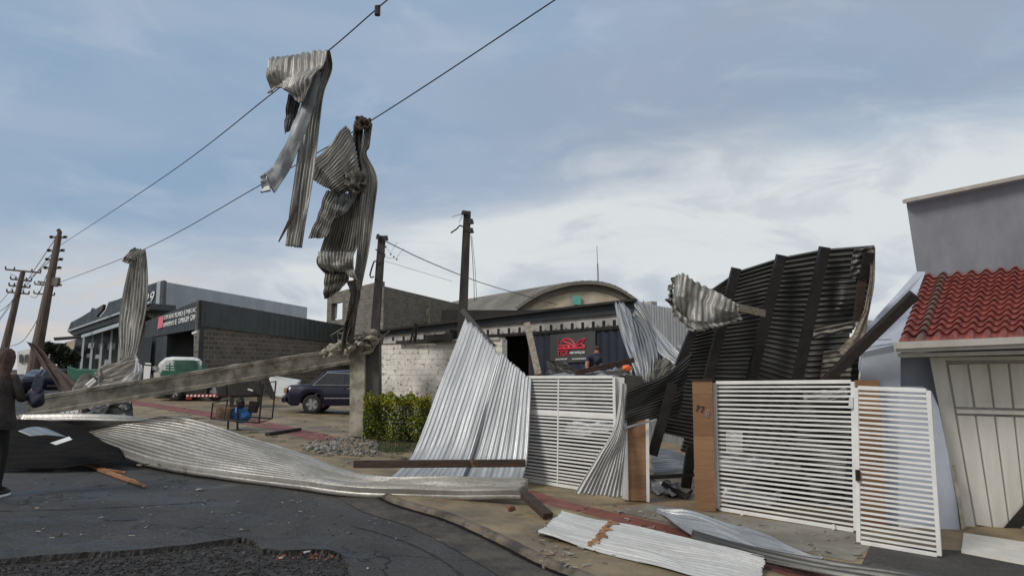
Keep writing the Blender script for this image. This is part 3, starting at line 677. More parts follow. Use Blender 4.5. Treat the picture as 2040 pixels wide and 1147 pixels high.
mb = MB(); mb.add([ww(746, 661, .4), ww(1262, 599, .4), ww(1262, 599, .4)+Vector((3, 12, .6)), ww(746, 661, .4)+Vector((3, 10, .6))], [(0, 1, 2, 3)]); build('roof', mb, 'asb', b)
mb = MB(); pa, pb = ww(750, 683, .2), ww(1240, 650, .2); mb.bar(pa, pb, .06, .06); pa2, pb2 = ww(750, 686, .2), ww(1240, 653.5, .2); mb.bar(pa2, pb2, .05, .03)
for x in range(762, 1240, 21):
    q = ww(x, 683-(x-750)*.0673, .2); mb.bar(q+Vector((0, 0, -.08)), q+Vector((0, 0, .22)), .09, .09)
build('spiked_rail', mb, 'black', b)
clad(ww(1064, 700), ww(1300, 700), -.3, -.3, ww(1064, 662).z, ww(1300, 643).z, .12, .32, 'navy_cladding', 'navy', b, rib=.045)
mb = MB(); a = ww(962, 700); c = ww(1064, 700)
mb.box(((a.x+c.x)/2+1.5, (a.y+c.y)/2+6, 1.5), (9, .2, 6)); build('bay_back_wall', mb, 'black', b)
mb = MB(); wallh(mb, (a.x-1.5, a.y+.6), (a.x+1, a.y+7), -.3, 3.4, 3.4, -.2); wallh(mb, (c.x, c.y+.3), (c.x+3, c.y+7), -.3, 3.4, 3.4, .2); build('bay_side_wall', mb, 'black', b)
# right cladding end of shop: light upright corrugated wall beyond
# sign
sg = T('shop_sign', 'dark grey sign board with red car outline and lettering on navy cladding', 'sign', ww(1140, 722, .2))
def sw(x, y, off=.24): return ww(x, y, off)
mb = MB(); mb.prism([sw(1096, 667, .22), sw(1186, 658, .22), sw(1186, 719, .22), sw(1096, 724, .22)], (0, .06, 0)); build('board', mb, 'signgrey', sg)
def stroke(pts, r=.045, name='car_outline_emblem', m='signred'):
    c = cr(np.array([sw(x, y, .24)[:] for x, y in pts]), np.linspace(0, 1, 24)); mb = MB(); mb.tube([Vector(p) for p in c], r*.5, 5); return mb
mb = MB()
for pts, r in (([(1114, 675), (1112, 684), (1111, 692), (1112, 696)], .02), ([(1119, 684), (1121, 677), (1130, 675), (1138, 677), (1144, 684), (1147, 691)], .05), ([(1122, 679), (1130, 682), (1140, 687), (1146, 693)], .06),
               ([(1112, 688), (1120, 688), (1128, 688), (1134, 692), (1136, 694)], .045), ([(1112, 694), (1120, 690), (1126, 694)], .04), ([(1146, 692), (1150, 684), (1156, 677), (1163, 675), (1167, 675)], .05),
               ([(1150, 688), (1158, 684), (1164, 678)], .05), ([(1148, 693), (1152, 687), (1158, 685), (1164, 689), (1165, 693)], .05), ([(1112, 694.5), (1130, 694), (1150, 693), (1165, 692.5)], .06), ([(1127, 691), (1131, 687), (1136, 691)], .05)):
    x = stroke(pts, r); mb.add(x.v, x.f)
build('car_outline_emblem', mb, 'signred', sg)
def swt(s_, x0, x1, yb, h, name, m):
    a, c, t_ = sw(x0, yb), sw(x1, yb-(x1-x0)*.045), sw(x0, yb-h); text(s_, 1, name, m, a, c-a, (0, 0, 1), sg, ext=.02, fit=((c-a).length, (t_-a).length))
swt('TICK', 1111, 1134, 709, 11, 'red_lettering', 'signred')
swt('AUTOPEÇAS', 1135.5, 1165, 706, 5.5, 'white_lettering', 'signwhite')
swt('AUTO PEÇAS', 1107, 1130, 718, 3.6, 'white_lettering', 'signwhite'); swt('3333-7700'.replace('3333-7700', 'ACESSÓRIOS'), 1140, 1169, 716.5, 3.4, 'white_lettering', 'signwhite')
# light corrugated end wall
L0, L1 = P(1262, 700, 22.5), P(1425, 700, 18)
b = T('corrugated_side_wall', 'tall light grey corrugated wall panel right of the car parts shop', 'wall', (L0.x, L0.y, gz(L0.x)))
clad(L0, L1, -.3, -.3, onwall(1262, 602, L0, L1).z, onwall(1425, 628, L0, L1).z, 0, .16, 'cladding', 'galvgrey', b, rib=.03)
mb = MB(); wallh(mb, (L0.x, L0.y+.05), (L1.x, L1.y+.05), -.3, onwall(1262, 604, L0, L1).z, onwall(1425, 630, L0, L1).z, .15); build('frame', mb, 'galvgrey', b)
# whitewashed boundary wall
Q0, Q1 = P(752, 760, 19), P(1000, 760, 16.5)
b = T('whitewashed_brick_wall', 'peeling whitewashed brick boundary wall behind the hedge', 'wall', (Q0.x, Q0.y, gz(Q0.x)))
mb = MB(); wallh(mb, Q0, Q1, -.3, onwall(752, 684, Q0, Q1).z, onwall(1000, 676, Q0, Q1).z, .18); build('brickwork', mb, 'wbrick', b)
mb = MB(); z0, z1 = onwall(752, 684, Q0, Q1).z, onwall(1000, 676, Q0, Q1).z; mb.bar((Q0.x, Q0.y+.09, z0+.02), (Q1.x, Q1.y+.09, z1+.02), .24, .06); build('coping', mb, 'greyband', b)
mb = MB(); mb.bar(P(790, 682, 18.4), P(898, 678, 17.2), .05, .08); mb.bar(P(850, 674, 17.6), P(900, 670, 17.2), .05, .16); build('gutter_remnant', mb, 'black', b)
# --- right-hand house
b = T('tiled_house', 'pale blue house with glossy red tile roof and tall grey upper wall', 'house', P(1900, 1080, 10.2))
mb = MB(); pxp(mb, [(1715, 696), (1722, 690), (1794, 682), (1794, 1100), (1708, 1090)], 9.9, .5); pxp(mb, [(1790, 770), (1838, 770), (1856, 780), (1870, 812), (1888, 900), (1906, 1000), (1917, 1092), (1790, 1092)], 9.75, .18)
build('front_wall', mb, 'bluewall', b)
mb = MB(); mb.bar(P(1737, 676.5, 9.86), P(1775, 676, 9.86), .03, .012); build('wall_ledge', mb, 'greywall', b)
mb = MB(); pxp(mb, [(1780, 700), (1862, 705), (1920, 1080), (1780, 1080)], 10.25, .3); build('recess_wall', mb, 'bluewall', b)
mb = MB(); mb.prism([P(1826, 541, 11.9), P(1844, 541, 11.9), P(1791, 684, 9.86), P(1716, 702, 9.87), P(1715, 690, 9.88), P(1724, 655, 10.2)], (0, .1, -.25)); build('side_parapet', mb, 'bluewall', b)
mb = MB(); pxp(mb, [(1805, 401), (2300, 300), (2300, 560), (1828, 552)], 12.1, 3); build('upper_wall', mb, 'greywall', b)
mb = MB(); mb.bar(P(1802, 401, 12.0), P(2300, 299, 12.0), .12, .06); build('parapet_capping', mb, 'gutter', b)
mb = MB(); pxp(mb, [(1796, 676), (2250, 660), (2250, 722), (1796, 722)], 10.32, .1); build('lintel_wall', mb, 'greywall', b)
# tiled roof as real S-tiles
eL, eR, rL, rR = P(1790, 682, 9.35), P(2200, 664, 9.35), P(1842, 549, 12.0), P(2200, 518, 12.0)
def troof(c0, c1, ncol, ncourse, name, m):
    rows = []; per = 10
    for i in range(ncourse):
        for e in (0.0, .5, 1.09):
            t = min((i+e)/ncourse, 1.0); r = []
            for j in range(int((c1-c0)*ncol*per)+1):
                s_ = c0+(c1-c0)*j/int((c1-c0)*ncol*per)
                a = eL.lerp(eR, s_).lerp(rL.lerp(rR, s_), t)
                ph = (s_*ncol) % 1.0
                h = .058*math.sin(math.pi*ph/.58) if ph < .58 else -.020*math.sin(math.pi*(ph-.58)/.42)
                r.append(a+Vector((0, -.35, .9))*(h*(1-.10*e)+.030*(1-e)))
            if not rows: rows.append([p+Vector((0, .0, -.13)) for p in r])
            rows.append(r)
    mb = MB(); mb.grid(rows); return build(name, mb, m, b, smooth=False)
o = troof(0, 1, 12.5, 14, 'tiled_roof', 'tile')
sm_ = o.data; sm_.polygons.foreach_set('use_smooth', [True]*len(sm_.polygons)); sm_.set_sharp_from_angle(angle=math.radians(38))
o = troof(.08, .1264, 12.5, 14, 'lichened_tile_row', 'tileold'); o.location.z += .006; o.location.y -= .004
mb = MB(); mb.bar(P(1784, 688, 9.28), P(2250, 668, 9.28), .10, .085); mb.bar(P(1786, 697, 9.34), P(2250, 681, 9.34), .10, .06); build('eaves_gutter', mb, 'gutter', b)
mb = MB(); mb.prism([P(1788, 704, 9.42), P(2250, 692, 9.42), P(2250, 690, 10.4), P(1800, 703, 10.4)], (0, 0, -.05)); build('soffit', mb, 'gutter', b)
gd = T('garage_door', 'dirty white ribbed metal garage door under the red tiled eave', 'garage door', P(1980, 1070, 9.9))
fr_ = [(1852, 712), (1882, 711), (1944, 1056), (1918, 1056)]
mb = MB(); pxp(mb, fr_, 10.0, .12); pxp(mb, [(1882, 711), (2250, 706), (2250, 714), (1883, 718)], 10.0, .12); build('frame', mb, 'doorpaint', gd)
dA, dB, dC, dD = P(1884, 719, 10.05), P(2250, 712, 10.05), P(2250, 1105, 10.05), P(1944, 1056, 10.05)
mb = MB(); mb.prism([dA, dB, dC, dD], (0, .04, 0)); build('panel', mb, 'greyband', gd)
mb = MB()
for k in range(9):
    for (t0, t1) in ((.02, .275), (.325, .965)):
        s0, s1 = (k+.05)/9, (k+.93)/9
        q = [dA.lerp(dB, s0).lerp(dD.lerp(dC, s0), t0), dA.lerp(dB, s1).lerp(dD.lerp(dC, s1), t0), dA.lerp(dB, s1).lerp(dD.lerp(dC, s1), t1), dA.lerp(dB, s0).lerp(dD.lerp(dC, s0), t1)]
        q = [p+Vector((0, -.034, 0)) for p in q]; mb.prism(q, (0, .036, 0))
o = build('ribbed_boards', mb, 'doorpaint', gd, bevel=.008)
mb = MB(); mb.bar(dA.lerp(dD, .30)+Vector((0, -.04, 0)), dB.lerp(dC, .30)+Vector((0, -.04, 0)), .03, .05); build('cross_rail', mb, 'doorpaint', gd)
mb = MB(); pxp(mb, [(1994, 1057), (2040, 1004), (2100, 935), (2100, 985), (2040, 1046), (2022, 1060)], 9.98, .02); build('black_stripe', mb, 'black', gd)
mb = MB(); pxp(mb, [(1896, 925), (1903, 925), (1924, 1050), (1916, 1056)], 9.7, .04); build('flaking_strip', mb, 'concrete', gd)
b2 = T('garage_threshold', 'worn white painted sill slab below the ribbed garage door', 'threshold', P(1980, 1090, 9.6))
mb = MB(); mb.prism([G(1920, 1060, .16), G(2250, 1110, .16), G(2250, 1160, .15), G(1915, 1096, .15)], (0, 0, -.10)); build('sill', mb, 'doorpaint', b2)
# neighbour house scrap between roof sheet and blue wall
b = T('white_back_house', 'white back house with barred window glimpsed beside the blue wall', 'house', P(1720, 770, 14))
mb = MB(); pxp(mb, [(1704, 634), (1752, 640), (1752, 1000), (1704, 1000)], 14, 3); build('wall', mb, 'white', b)
mb = MB(); pxp(mb, [(1704, 634), (1752, 640), (1752, 650), (1704, 648)], 13.85, .14); build('cornice', mb, 'gutter', b)
wn = MB(); pxp(wn, [(1696, 702), (1712, 702), (1714, 752), (1696, 752)], 13.97, .05); wn = build('window', wn, 'glass', b)
mb = MB()
for y in (702, 719, 736, 752): mb.bar(P(1694, y, 13.9), P(1715, y, 13.9), .04, .03)
mb.bar(P(1712, 700, 13.9), P(1715, 756, 13.9), .05, .04); build('bars', mb, 'white', wn)
# ================================================================== GATES AND PILLARS
def gate(name, label, TL, TR, BR, BL, ns, fw=.045, sw_=.024, mids=(), rails=(), group='white slatted gates'):
    g = T(name, label, 'gate', (BL+BR)/2, group)
    th = Vector((0, .03, 0)); up = (TL-BL).normalized(); rt = (BR-BL).normalized(); nn = rt.cross(up).normalized()
    mb = MB()
    for a, b_, in ((BL, TL), (BR, TR)): mb.bar(a-up*.0, b_, fw, fw, up=nn)
    q = rt*(fw/2); mb.bar(TL+q, TR-q, fw, fw*.95, up=nn); mb.bar(BL+q, BR-q, fw, fw*.95, up=nn)
    for s_ in mids: mb.bar(BL.lerp(BR, s_)+nn*.012+up*.03, TL.lerp(TR, s_)+nn*.012-up*.03, .022, .02, up=nn)
    for s_ in rails: mb.bar(BL.lerp(TL, s_)+nn*.0+q, BR.lerp(TR, s_)-q, .07, .035, up=nn)
    build('frame', mb, 'white', g, bevel=.003)
    mb = MB()
    for i in range(1, ns):
        t = i/ns; j = .004*math.sin(i*7.3)
        a, b_ = BL.lerp(TL, t)+q, BR.lerp(TR, t+.0)-q; mb.bar(a+up*j, b_+up*j, sw_*1.0, sw_, up=nn)
    build('slat_panel', mb, 'white', g)
    return g, nn, up, rt
a, c = G(1430, 1012, .15), G(1705, 1056, .15)
main, nn, up, rt = gate('slatted_gate', 'wide white slatted gate right of the numbered wooden pillar', P(1424, 762, a.y), P(1699, 760, c.y), c, a, 29)
MA, MC = a, c; MTL, MTR = P(1424, 762, a.y), P(1699, 760, c.y)
mb = MB()
for k in range(4):
    y0, y1 = 858+k*10.6, 866.5+k*10.6; pxp(mb, [(1446, y0), (1479, y0+1), (1480, y1+1), (1447, y1)], MA.y-.06, .05)
build('letter_box', mb, 'signwhite', main)
mb = MB(); pxp(mb, [(1692, 790), (1699, 790), (1700, 813), (1690, 813)], MC.y-.04, .05); build('latch_plate', mb, 'white', main)
for x, y in ((1478, 1021), (1661, 1049)):
    q = G(x, y+6, .125); mb = MB(); mb.tube([q, q+Vector((0, 0, .07))], .012, 8); mb.tube([q+Vector((-.012, 0, .02)), q+Vector((.012, 0, .02))], .022, 10); build('caster', mb, 'white', main)
a, c = G(1711, 1079, .14), G(1872, 1106, .14)
sg_, nn, up, rt = gate('slatted_gate', 'narrow white slatted pedestrian gate standing ajar before the pale blue wall', P(1706, 772, a.y), P(1850, 778, c.y), c, a, 31)
mb = MB(); mb.box(P(1709, 946, a.y-.04), (.04, .04, .12)); build('lock', mb, 'black', sg_)
a, c = G(1034, 953, .15), G(1228, 984, .15)
lg, nn, up, rt = gate('slatted_gate', 'left white slatted gate half hidden by two leaning roof sheets', P(1040, 751, a.y), P(1224, 751, c.y), c, a, 31, mids=(.42,), rails=(.655,))
def pillar(name, label, poly, D, th, m='boards', trims=()):
    o = T(name, label, 'pillar', P(*poly[-1], D), 'wood clad gate pillars'); mb = MB(); pxp(mb, poly, D, th); build('wood_cladding', mb, m, o)
    for t in trims: mb = MB(); pxp(mb, t, D-.03, th+.02); build('white_edge_trim', mb, 'white', o)
    return o
D1 = G(1400, 1018, .12).y
p1 = pillar('gate_pillar', 'tall wooden pillar carrying the metal number 778', [(1379, 758), (1419, 758), (1426, 1018), (1385, 1018)], D1, .28)
mb = MB(); pxp(mb, [(1377, 755), (1420, 755), (1420, 759), (1377, 759)], D1-.01, .30); build('cap', mb, 'brownsteel', p1)
def num(s_, x, y, h, wd, m): 
    a, c, t_ = P(x, y, D1-.005), P(x+wd, y+2, D1-.005), P(x, y-h, D1-.005); text(s_, 1, 'house_number', m, a, c-a, (0, 0, 1), p1, shear=.25, fit=((c-a).length, (t_-a).length), ext=.008)
num('7', 1386, 819, 13, 9, 'black'); num('7', 1396, 821, 13, 8, 'black'); num('8', 1406, 830, 15, 8, 'chrome')
D2 = G(1265, 999, .12).y
pillar('gate_pillar', 'shorter wooden pillar with white edge strips under the fallen dark sheet', [(1250, 842), (1286, 836), (1288, 998), (1252, 996)], D2, .2, trims=[[(1236, 846), (1250, 844), (1252, 996), (1240, 992)], [(1286, 836), (1293, 835), (1294, 1000), (1288, 999)]])
pillar('gate_pillar', 'wooden pillar whose top shows behind the narrow white gate', [(1702, 757), (1752, 757), (1766, 1062), (1712, 1056)], 9.75, .12)
mb = MB(); pxp(mb, [(1222, 750), (1244, 752), (1243, 800), (1243, 990), (1228, 988)], G(1228, 990, .12).y+.1, .12); tag(build('white_side_panel', mb, 'white'), 'plain white upright panel at the right end of the left gate', 'panel')
mb = MB(); pxp(mb, [(1246, 745), (1280, 750), (1284, 800), (1248, 810)], 11.4, .5); pxp(mb, [(1100, 752), (1250, 735), (1262, 752)], 11.7, .1)
tag(build('broken_masonry', mb, 'concdark'), 'grey broken masonry stub between left gate and hanging sheets', 'masonry')
# ================================================================== METAL ROOF SHEETS
def one(name, rows, n_, amp, m, label, cat='roof sheet', group=None, **k):
    o = sheet(name, rows, n_, amp, m, **k); return tag(o, label, cat, group)
# two leaning sheets
one('leaning_roof_sheet', [[(928, 632, 12.75), (1032, 590, 12.4)], [(868, 790, 12.05), (977, 772, 11.8)], [(818, 910, 11.55), (936, 911, 11.4)], [(768, 960, 11.1), (917, 962, 11.0)]], 12.5, .010, 'galv',
    'bright corrugated roof sheet leaning left of its twin, peaked at the top', group='sheets leaning on the left gate', top=(0, .205), jag=.014, seed=2, crumple=.006, cf=(5, 14), nv=90, ridgenoise=.15, kink=.018)
one('leaning_roof_sheet', [[(1020, 620, 12.4), (1080, 600, 12.1)], [(996, 703, 12.0), (1064, 700, 11.9)], [(965, 800, 11.75), (1057, 800, 11.6)], [(928, 911, 11.5), (1050, 912, 11.3)], [(906, 963, 11.15), (1040, 963, 11.0)]], 12, .010, 'galv',
    'bright corrugated roof sheet leaning right of its twin beside the left gate', group='sheets leaning on the left gate', top=(.235, .385), jag=.014, seed=3, crumple=.006, cf=(5, 14), nv=90, ridgenoise=.15, kink=.018)
# the long fallen sheet in the street
one('fallen_roof_sheet', [[(40, 831, 12.7), (-30, 846, 13.8)], [(235, 831, 12.9), (140, 866, 13.2)], [(375, 840, 13.3), (262, 912, 11.9)], [(500, 878, 12.6), (400, 942, 11.1)], [(612, 914, 11.6), (560, 961, 10.6)], [(724, 954, 10.6), (705, 980, 10.1)], [(880, 957, 10.2), (880, 985, 9.85)], [(1057, 961, 10.05), (1044, 987, 9.7)]],
    15, .075, 'galvridge', 'long aged corrugated roof sheet lying twisted across the street', seed=5, crumple=.007, cf=(5, 22), nv=240, jag=.01, per=8, ridgenoise=.10)
one('painted_shade_sheet', [[(-120, 838, 12.6), (-120, 935, 10.8)], [(60, 836, 12.7), (60, 932, 11.0)], [(150, 852, 12.6), (160, 925, 11.2)], [(238, 890, 12.3), (250, 918, 11.5)]], 9, .012, 'shadejoint',
    'black sheet standing in for the shade under the long fallen sheet', seed=6, crumple=.02, nv=50)  # added sheet, its black colour paints the shade beneath the fallen one
one('metal_scrap', [[(36, 858, 10.9), (62, 850, 11.1), (92, 852, 11.2)], [(60, 868, 10.8), (90, 866, 10.9), (134, 870, 11.0)]], 1, .002, 'galvgrey', 'pale leaf-shaped metal scrap in the dark at left', 'metal scrap', seed=7, top=(0, 0))
one('metal_scrap', [[(100, 882, 10.7), (112, 886, 10.7)], [(138, 869, 10.9), (144, 875, 10.8)]], 1, .002, 'white', 'small white metal sliver right of the leaf-shaped scrap', 'metal scrap', seed=8)
# hanging on the upper wire
hs = T('hanging_roof_sheet', 'crumpled roof sheet with long strips draped over the upper wire', 'roof sheet', P(600, 490, 14), 'roof sheets hanging from the wires')
sheet('torn_hood', [[(538, 116, 14.3), (572, 111, 14.2), (612, 105, 14.1), (656, 102, 13.9)], [(530, 142, 14.15), (560, 142, 13.95), (604, 136, 13.8), (640, 128, 13.6)], [(532, 178, 14.2), (556, 168, 13.9), (588, 176, 13.7), (622, 158, 13.55)], [(536, 184, 14.2), (556, 176, 13.95), (586, 204, 13.75), (606, 196, 13.6)]], 11, .020, 'galvold', hs, jag=.05, crumple=.04, cf=(8, 8), seed=11, nv=50, kink=.05)
sheet('long_strip', [[(636, 104, 14.1), (656, 102, 14.0)], [(640, 140, 14.3), (662, 138, 14.3)], [(612, 190, 14.2), (646, 186, 14.3)], [(602, 240, 14.1), (638, 240, 14.2)], [(590, 330, 14.0), (628, 330, 14.1)], [(578, 420, 14.0), (614, 420, 14.0)], [(568, 490, 14.0), (603, 496, 14.0)]], 6, .016, 'galvold', hs, crumple=.012, seed=12, nv=80, jag=.006, kink=.05)
sheet('flat_flashing', [[(622, 140, 14.0), (640, 146, 14.0)], [(596, 215, 13.9), (622, 222, 13.95)], [(570, 280, 13.85), (597, 290, 13.9)], [(545, 326, 13.85), (570, 350, 13.9)], [(522, 350, 13.9), (545, 384, 13.9)]], 1.5, .004, 'flatzinc', hs, crumple=.012, seed=13, nv=40, per=12, kink=.05)
sheet('flashing_tip', [[(519, 352, 13.85), (530, 345, 13.85)], [(520, 385, 13.88), (541, 382, 13.88)]], 2, .006, 'galv', hs, seed=14, nv=10, per=8, kink=.05)
sheet('inner_fold', [[(576, 178, 14.4), (602, 190, 14.4)], [(568, 225, 14.45), (592, 222, 14.4)], [(568, 268, 14.4), (578, 262, 14.4)]], 4, .012, 'charcoal', hs, crumple=.01, seed=15, nv=30, kink=.05)
sheet('inner_fold', [[(618, 130, 14.15), (652, 112, 14.2)], [(600, 190, 14.25), (640, 160, 14.35)], [(616, 230, 14.3), (636, 200, 14.4)]], 4, .012, 'charcoal', hs, crumple=.02, seed=16, nv=30, kink=.05)
mb = MB(); mb.bar(P(592, 410, 13.85), P(574, 446, 13.85), .05, .05); mb.bar(P(574, 446, 13.85), P(555, 482, 13.85), .045, .05, w2=.02, h2=.02); build('wood_batten', mb, 'brownsteel', hs)
# hanging on the lower wire
h2 = T('hanging_roof_sheet', 'tangled roof sheets hanging down from the lower wire to the broken pole', 'roof sheet', P(690, 690, 16), 'roof sheets hanging from the wires')
sheet('wire_clamp_fold', [[(704, 240, 16.0), (722, 228, 15.9), (740, 240, 15.9)], [(703, 262, 15.9), (720, 262, 15.8), (738, 258, 15.8)]], 4, .03, 'brownsteel', h2, crumple=.03, seed=21, nv=20, jag=.1, kink=.05)
sheet('fan_sheet', [[(690, 250, 15.8), (704, 268, 15.8), (714, 310, 15.7), (722, 352, 15.8)], [(660, 282, 15.6), (680, 302, 15.5), (692, 335, 15.5), (702, 366, 15.6)], [(628, 318, 15.5), (648, 336, 15.4), (664, 358, 15.4), (684, 378, 15.5)], [(610, 350, 15.5), (628, 362, 15.4), (648, 374, 15.4), (667, 384, 15.5)]], 15, .022, 'galvold', h2, crumple=.022, cf=(6, 6), jag=.03, seed=22, nv=60, kink=.05)
sheet('dark_fold', [[(706, 250, 16.0), (724, 252, 16.0)], [(700, 300, 15.95), (722, 300, 16.0)], [(690, 350, 15.8), (730, 340, 15.9)], [(670, 385, 15.7), (722, 385, 15.8)]], 6, .02, 'galvdark', h2, crumple=.05, seed=23, nv=50, cf=(9, 9), kink=.05)
sheet('crushed_knot', [[(688, 345, 15.55), (708, 338, 15.5), (726, 350, 15.5)], [(686, 362, 15.5), (706, 362, 15.3), (728, 366, 15.4)], [(690, 380, 15.5), (708, 384, 15.4), (724, 382, 15.5)]], 5, .025, 'galvdark', h2, crumple=.06, seed=24, nv=24, jag=.08, kink=.05)
sheet('lower_strip', [[(650, 378, 15.8), (690, 384, 15.8)], [(632, 430, 15.75), (668, 432, 15.75)], [(613, 474, 15.7), (652, 475, 15.7)]], 7, .018, 'galvold', h2, crumple=.012, seed=25, nv=40, jag=.012, kink=.05)
sheet('middle_strip', [[(664, 384, 15.95), (720, 380, 15.9)], [(662, 430, 15.9), (716, 430, 15.85)], [(640, 490, 15.85), (712, 490, 15.85)], [(632, 520, 15.8), (706, 515, 15.8)], [(646, 545, 15.9), (700, 540, 15.9)]], 13, .020, 'galvdark', h2, crumple=.035, cf=(6, 8), seed=26, nv=80, jag=.03, kink=.05)
sheet('pale_middle_strip', [[(668, 386, 15.75), (712, 382, 15.7)], [(664, 420, 15.75), (706, 400, 15.75)], [(662, 438, 15.75), (690, 424, 15.75)]], 7, .018, 'galvgrey', h2, crumple=.02, seed=27, nv=40, jag=.06, kink=.05)
sheet('curled_hem', [[(634, 500, 15.6), (706, 500, 15.65)], [(634, 525, 15.5), (706, 528, 15.6)], [(646, 538, 15.6), (708, 545, 15.65)], [(660, 532, 15.7), (712, 560, 15.75)]], 11, .018, 'galvold', h2, crumple=.03, seed=28, nv=50, jag=.03, kink=.05)
sheet('bottom_flap', [[(645, 540, 15.9), (700, 538, 15.9)], [(645, 570, 15.85), (690, 566, 15.85)], [(645, 596, 15.8), (662, 590, 15.8)]], 8, .018, 'galvdark', h2, crumple=.02, seed=29, nv=40, jag=.03, kink=.05)
sheet('right_strip', [[(728, 236, 15.9), (742, 246, 15.9)], [(722, 285, 15.9), (738, 292, 15.95)], [(716, 312, 15.9), (732, 308, 15.95)], [(722, 350, 15.85), (751, 356, 15.95)], [(716, 420, 15.85), (745, 420, 15.95)], [(710, 500, 15.9), (734, 500, 16.0)], [(702, 560, 16.0), (722, 560, 16.1)], [(690, 630, 16.3), (712, 620, 16.3)], [(680, 688, 16.6), (704, 684, 16.6)]], 6, .018, 'galvold', h2, crumple=.02, cf=(5, 12), seed=30, nv=120, kink=.05)
sheet('trailing_strip', [[(688, 560, 15.9), (716, 556, 16.0)], [(700, 600, 16.0), (716, 600, 16.1)], [(686, 650, 16.3), (700, 645, 16.3)], [(678, 692, 16.5), (690, 690, 16.5)]], 4, .018, 'galvdark', h2, crumple=.03, seed=31, nv=50, kink=.05)
# left leaf on the lower wire
h3 = T('hanging_roof_sheet', 'single leaf-shaped roof sheet hooked over the wire at left', 'roof sheet', P(250, 715, 28), 'roof sheets hanging from the wires')
sheet('leaf', [[(270, 497, 29.6), (291, 497, 29.6)], [(256, 540, 29.5), (294, 535, 29.5)], [(241, 600, 29.4), (294, 598, 29.4)], [(236, 660, 29.2), (284, 660, 29.2)], [(240, 716, 28.8), (270, 712, 28.8)]], 8, .035, 'galvold', h3, crumple=.03, seed=33, nv=80, cf=(4, 6), kink=.05)
sheet('hooked_tip', [[(242, 520, 29.3), (262, 527, 29.3)], [(254, 503, 29.2), (272, 512, 29.2)], [(268, 494, 29.4), (290, 498, 29.5)]], 4, .035, 'galvold', h3, seed=34, nv=30, kink=.05)
sheet('rear_fold', [[(246, 596, 29.7), (276, 590, 29.7)], [(240, 640, 29.7), (290, 655, 29.7)], [(240, 700, 29.6), (266, 700, 29.6)]], 6, .035, 'galvdark', h3, crumple=.03, seed=35, nv=40, jag=.03, kink=.05)
# pile at left
one('crumpled_roof_sheet', [[(196, 738, 19.6), (172, 772, 18.6)], [(236, 722, 19.7), (222, 762, 18.7)], [(276, 708, 19.8), (268, 752, 18.8)]], 5, .07, 'galvdark', 'brown folded corrugated sheet on the pile behind the fallen pole', group='crumpled sheets behind the fallen pole', seed=41, crumple=.02, nv=40, per=10)
one('crumpled_roof_sheet', [[(186, 772, 18.0), (168, 782, 17.4)], [(230, 762, 18.0), (222, 786, 17.3)], [(262, 742, 18.2), (270, 764, 17.5)], [(276, 716, 18.5), (286, 740, 18.0)]], 8, .03, 'galvold', 'fan-ribbed pale sheet curling up at the pile by the fallen pole', group='crumpled sheets behind the fallen pole', seed=42, crumple=.03, nv=50)
one('crumpled_roof_sheet', [[(270, 708, 18.3), (282, 730, 18.0)], [(266, 740, 18.0), (276, 752, 17.9)], [(262, 772, 17.8), (272, 764, 17.8)]], 4, .02, 'galv', 'small bright folded sheet end at the right of the pile', group='crumpled sheets behind the fallen pole', seed=43, crumple=.03, nv=30)
one('crumpled_roof_sheet', [[(59, 684, 19.4), (66, 683, 19.4)], [(80, 718, 19), (93, 708, 19.2)], [(104, 758, 18.4), (126, 742, 18.8)], [(128, 792, 17.8), (160, 766, 18.4)], [(150, 806, 17.4), (198, 782, 18.0)]], 3, .015, 'brownsteel', 'long blade-shaped sheet sweeping down from the leaning wooden pole', group='crumpled sheets behind the fallen pole', seed=44, crumple=.04, nv=60)
one('crumpled_roof_sheet', [[(150, 772, 17.9), (120, 790, 17.2)], [(190, 752, 18.4), (188, 786, 17.3)], [(206, 740, 18.6), (204, 772, 17.8)]], 5, .03, 'galvdark', 'mangled dark scrap of sheet between blade and fan on the pile', group='crumpled sheets behind the fallen pole', seed=45, crumple=.08, nv=40)
one('white_metal_scrap', [[(170, 765, 17.6), (176, 772, 17.6)], [(186, 752, 17.7), (192, 758, 17.7)]], 1, .01, 'white', 'white bent metal offcut on the sheet pile', 'metal scrap', seed=46)
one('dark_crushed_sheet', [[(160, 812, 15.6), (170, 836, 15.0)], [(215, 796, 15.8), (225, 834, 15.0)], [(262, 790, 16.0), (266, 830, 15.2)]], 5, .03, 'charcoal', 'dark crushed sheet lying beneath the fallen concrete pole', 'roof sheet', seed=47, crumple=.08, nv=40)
mb = MB(); mb.bar(P(168, 826, 14.9), P(210, 806, 15.2), .05, .04); tag(build('metal_strip', mb, 'galv'), 'thin bright strip poking out beneath the fallen concrete pole', 'metal scrap')
mb = MB()
for x in (124, 134, 143, 152): mb.bar(P(x, 818, 15.4), P(x, 829, 15.3), .05, .05)
mb.bar(P(118, 817, 15.4), P(158, 817, 15.4), .05, .05); tag(build('small_grating', mb, 'white'), 'short white grating under the left end of the fallen pole', 'grating')
# ------------------------------------------------------------------ the overturned roof (dark underside towards the street)
rf = T('collapsed_roof', 'big dark roof section standing on edge behind the wide gate with black purlins', 'roof', P(1560, 1000, 11.6))
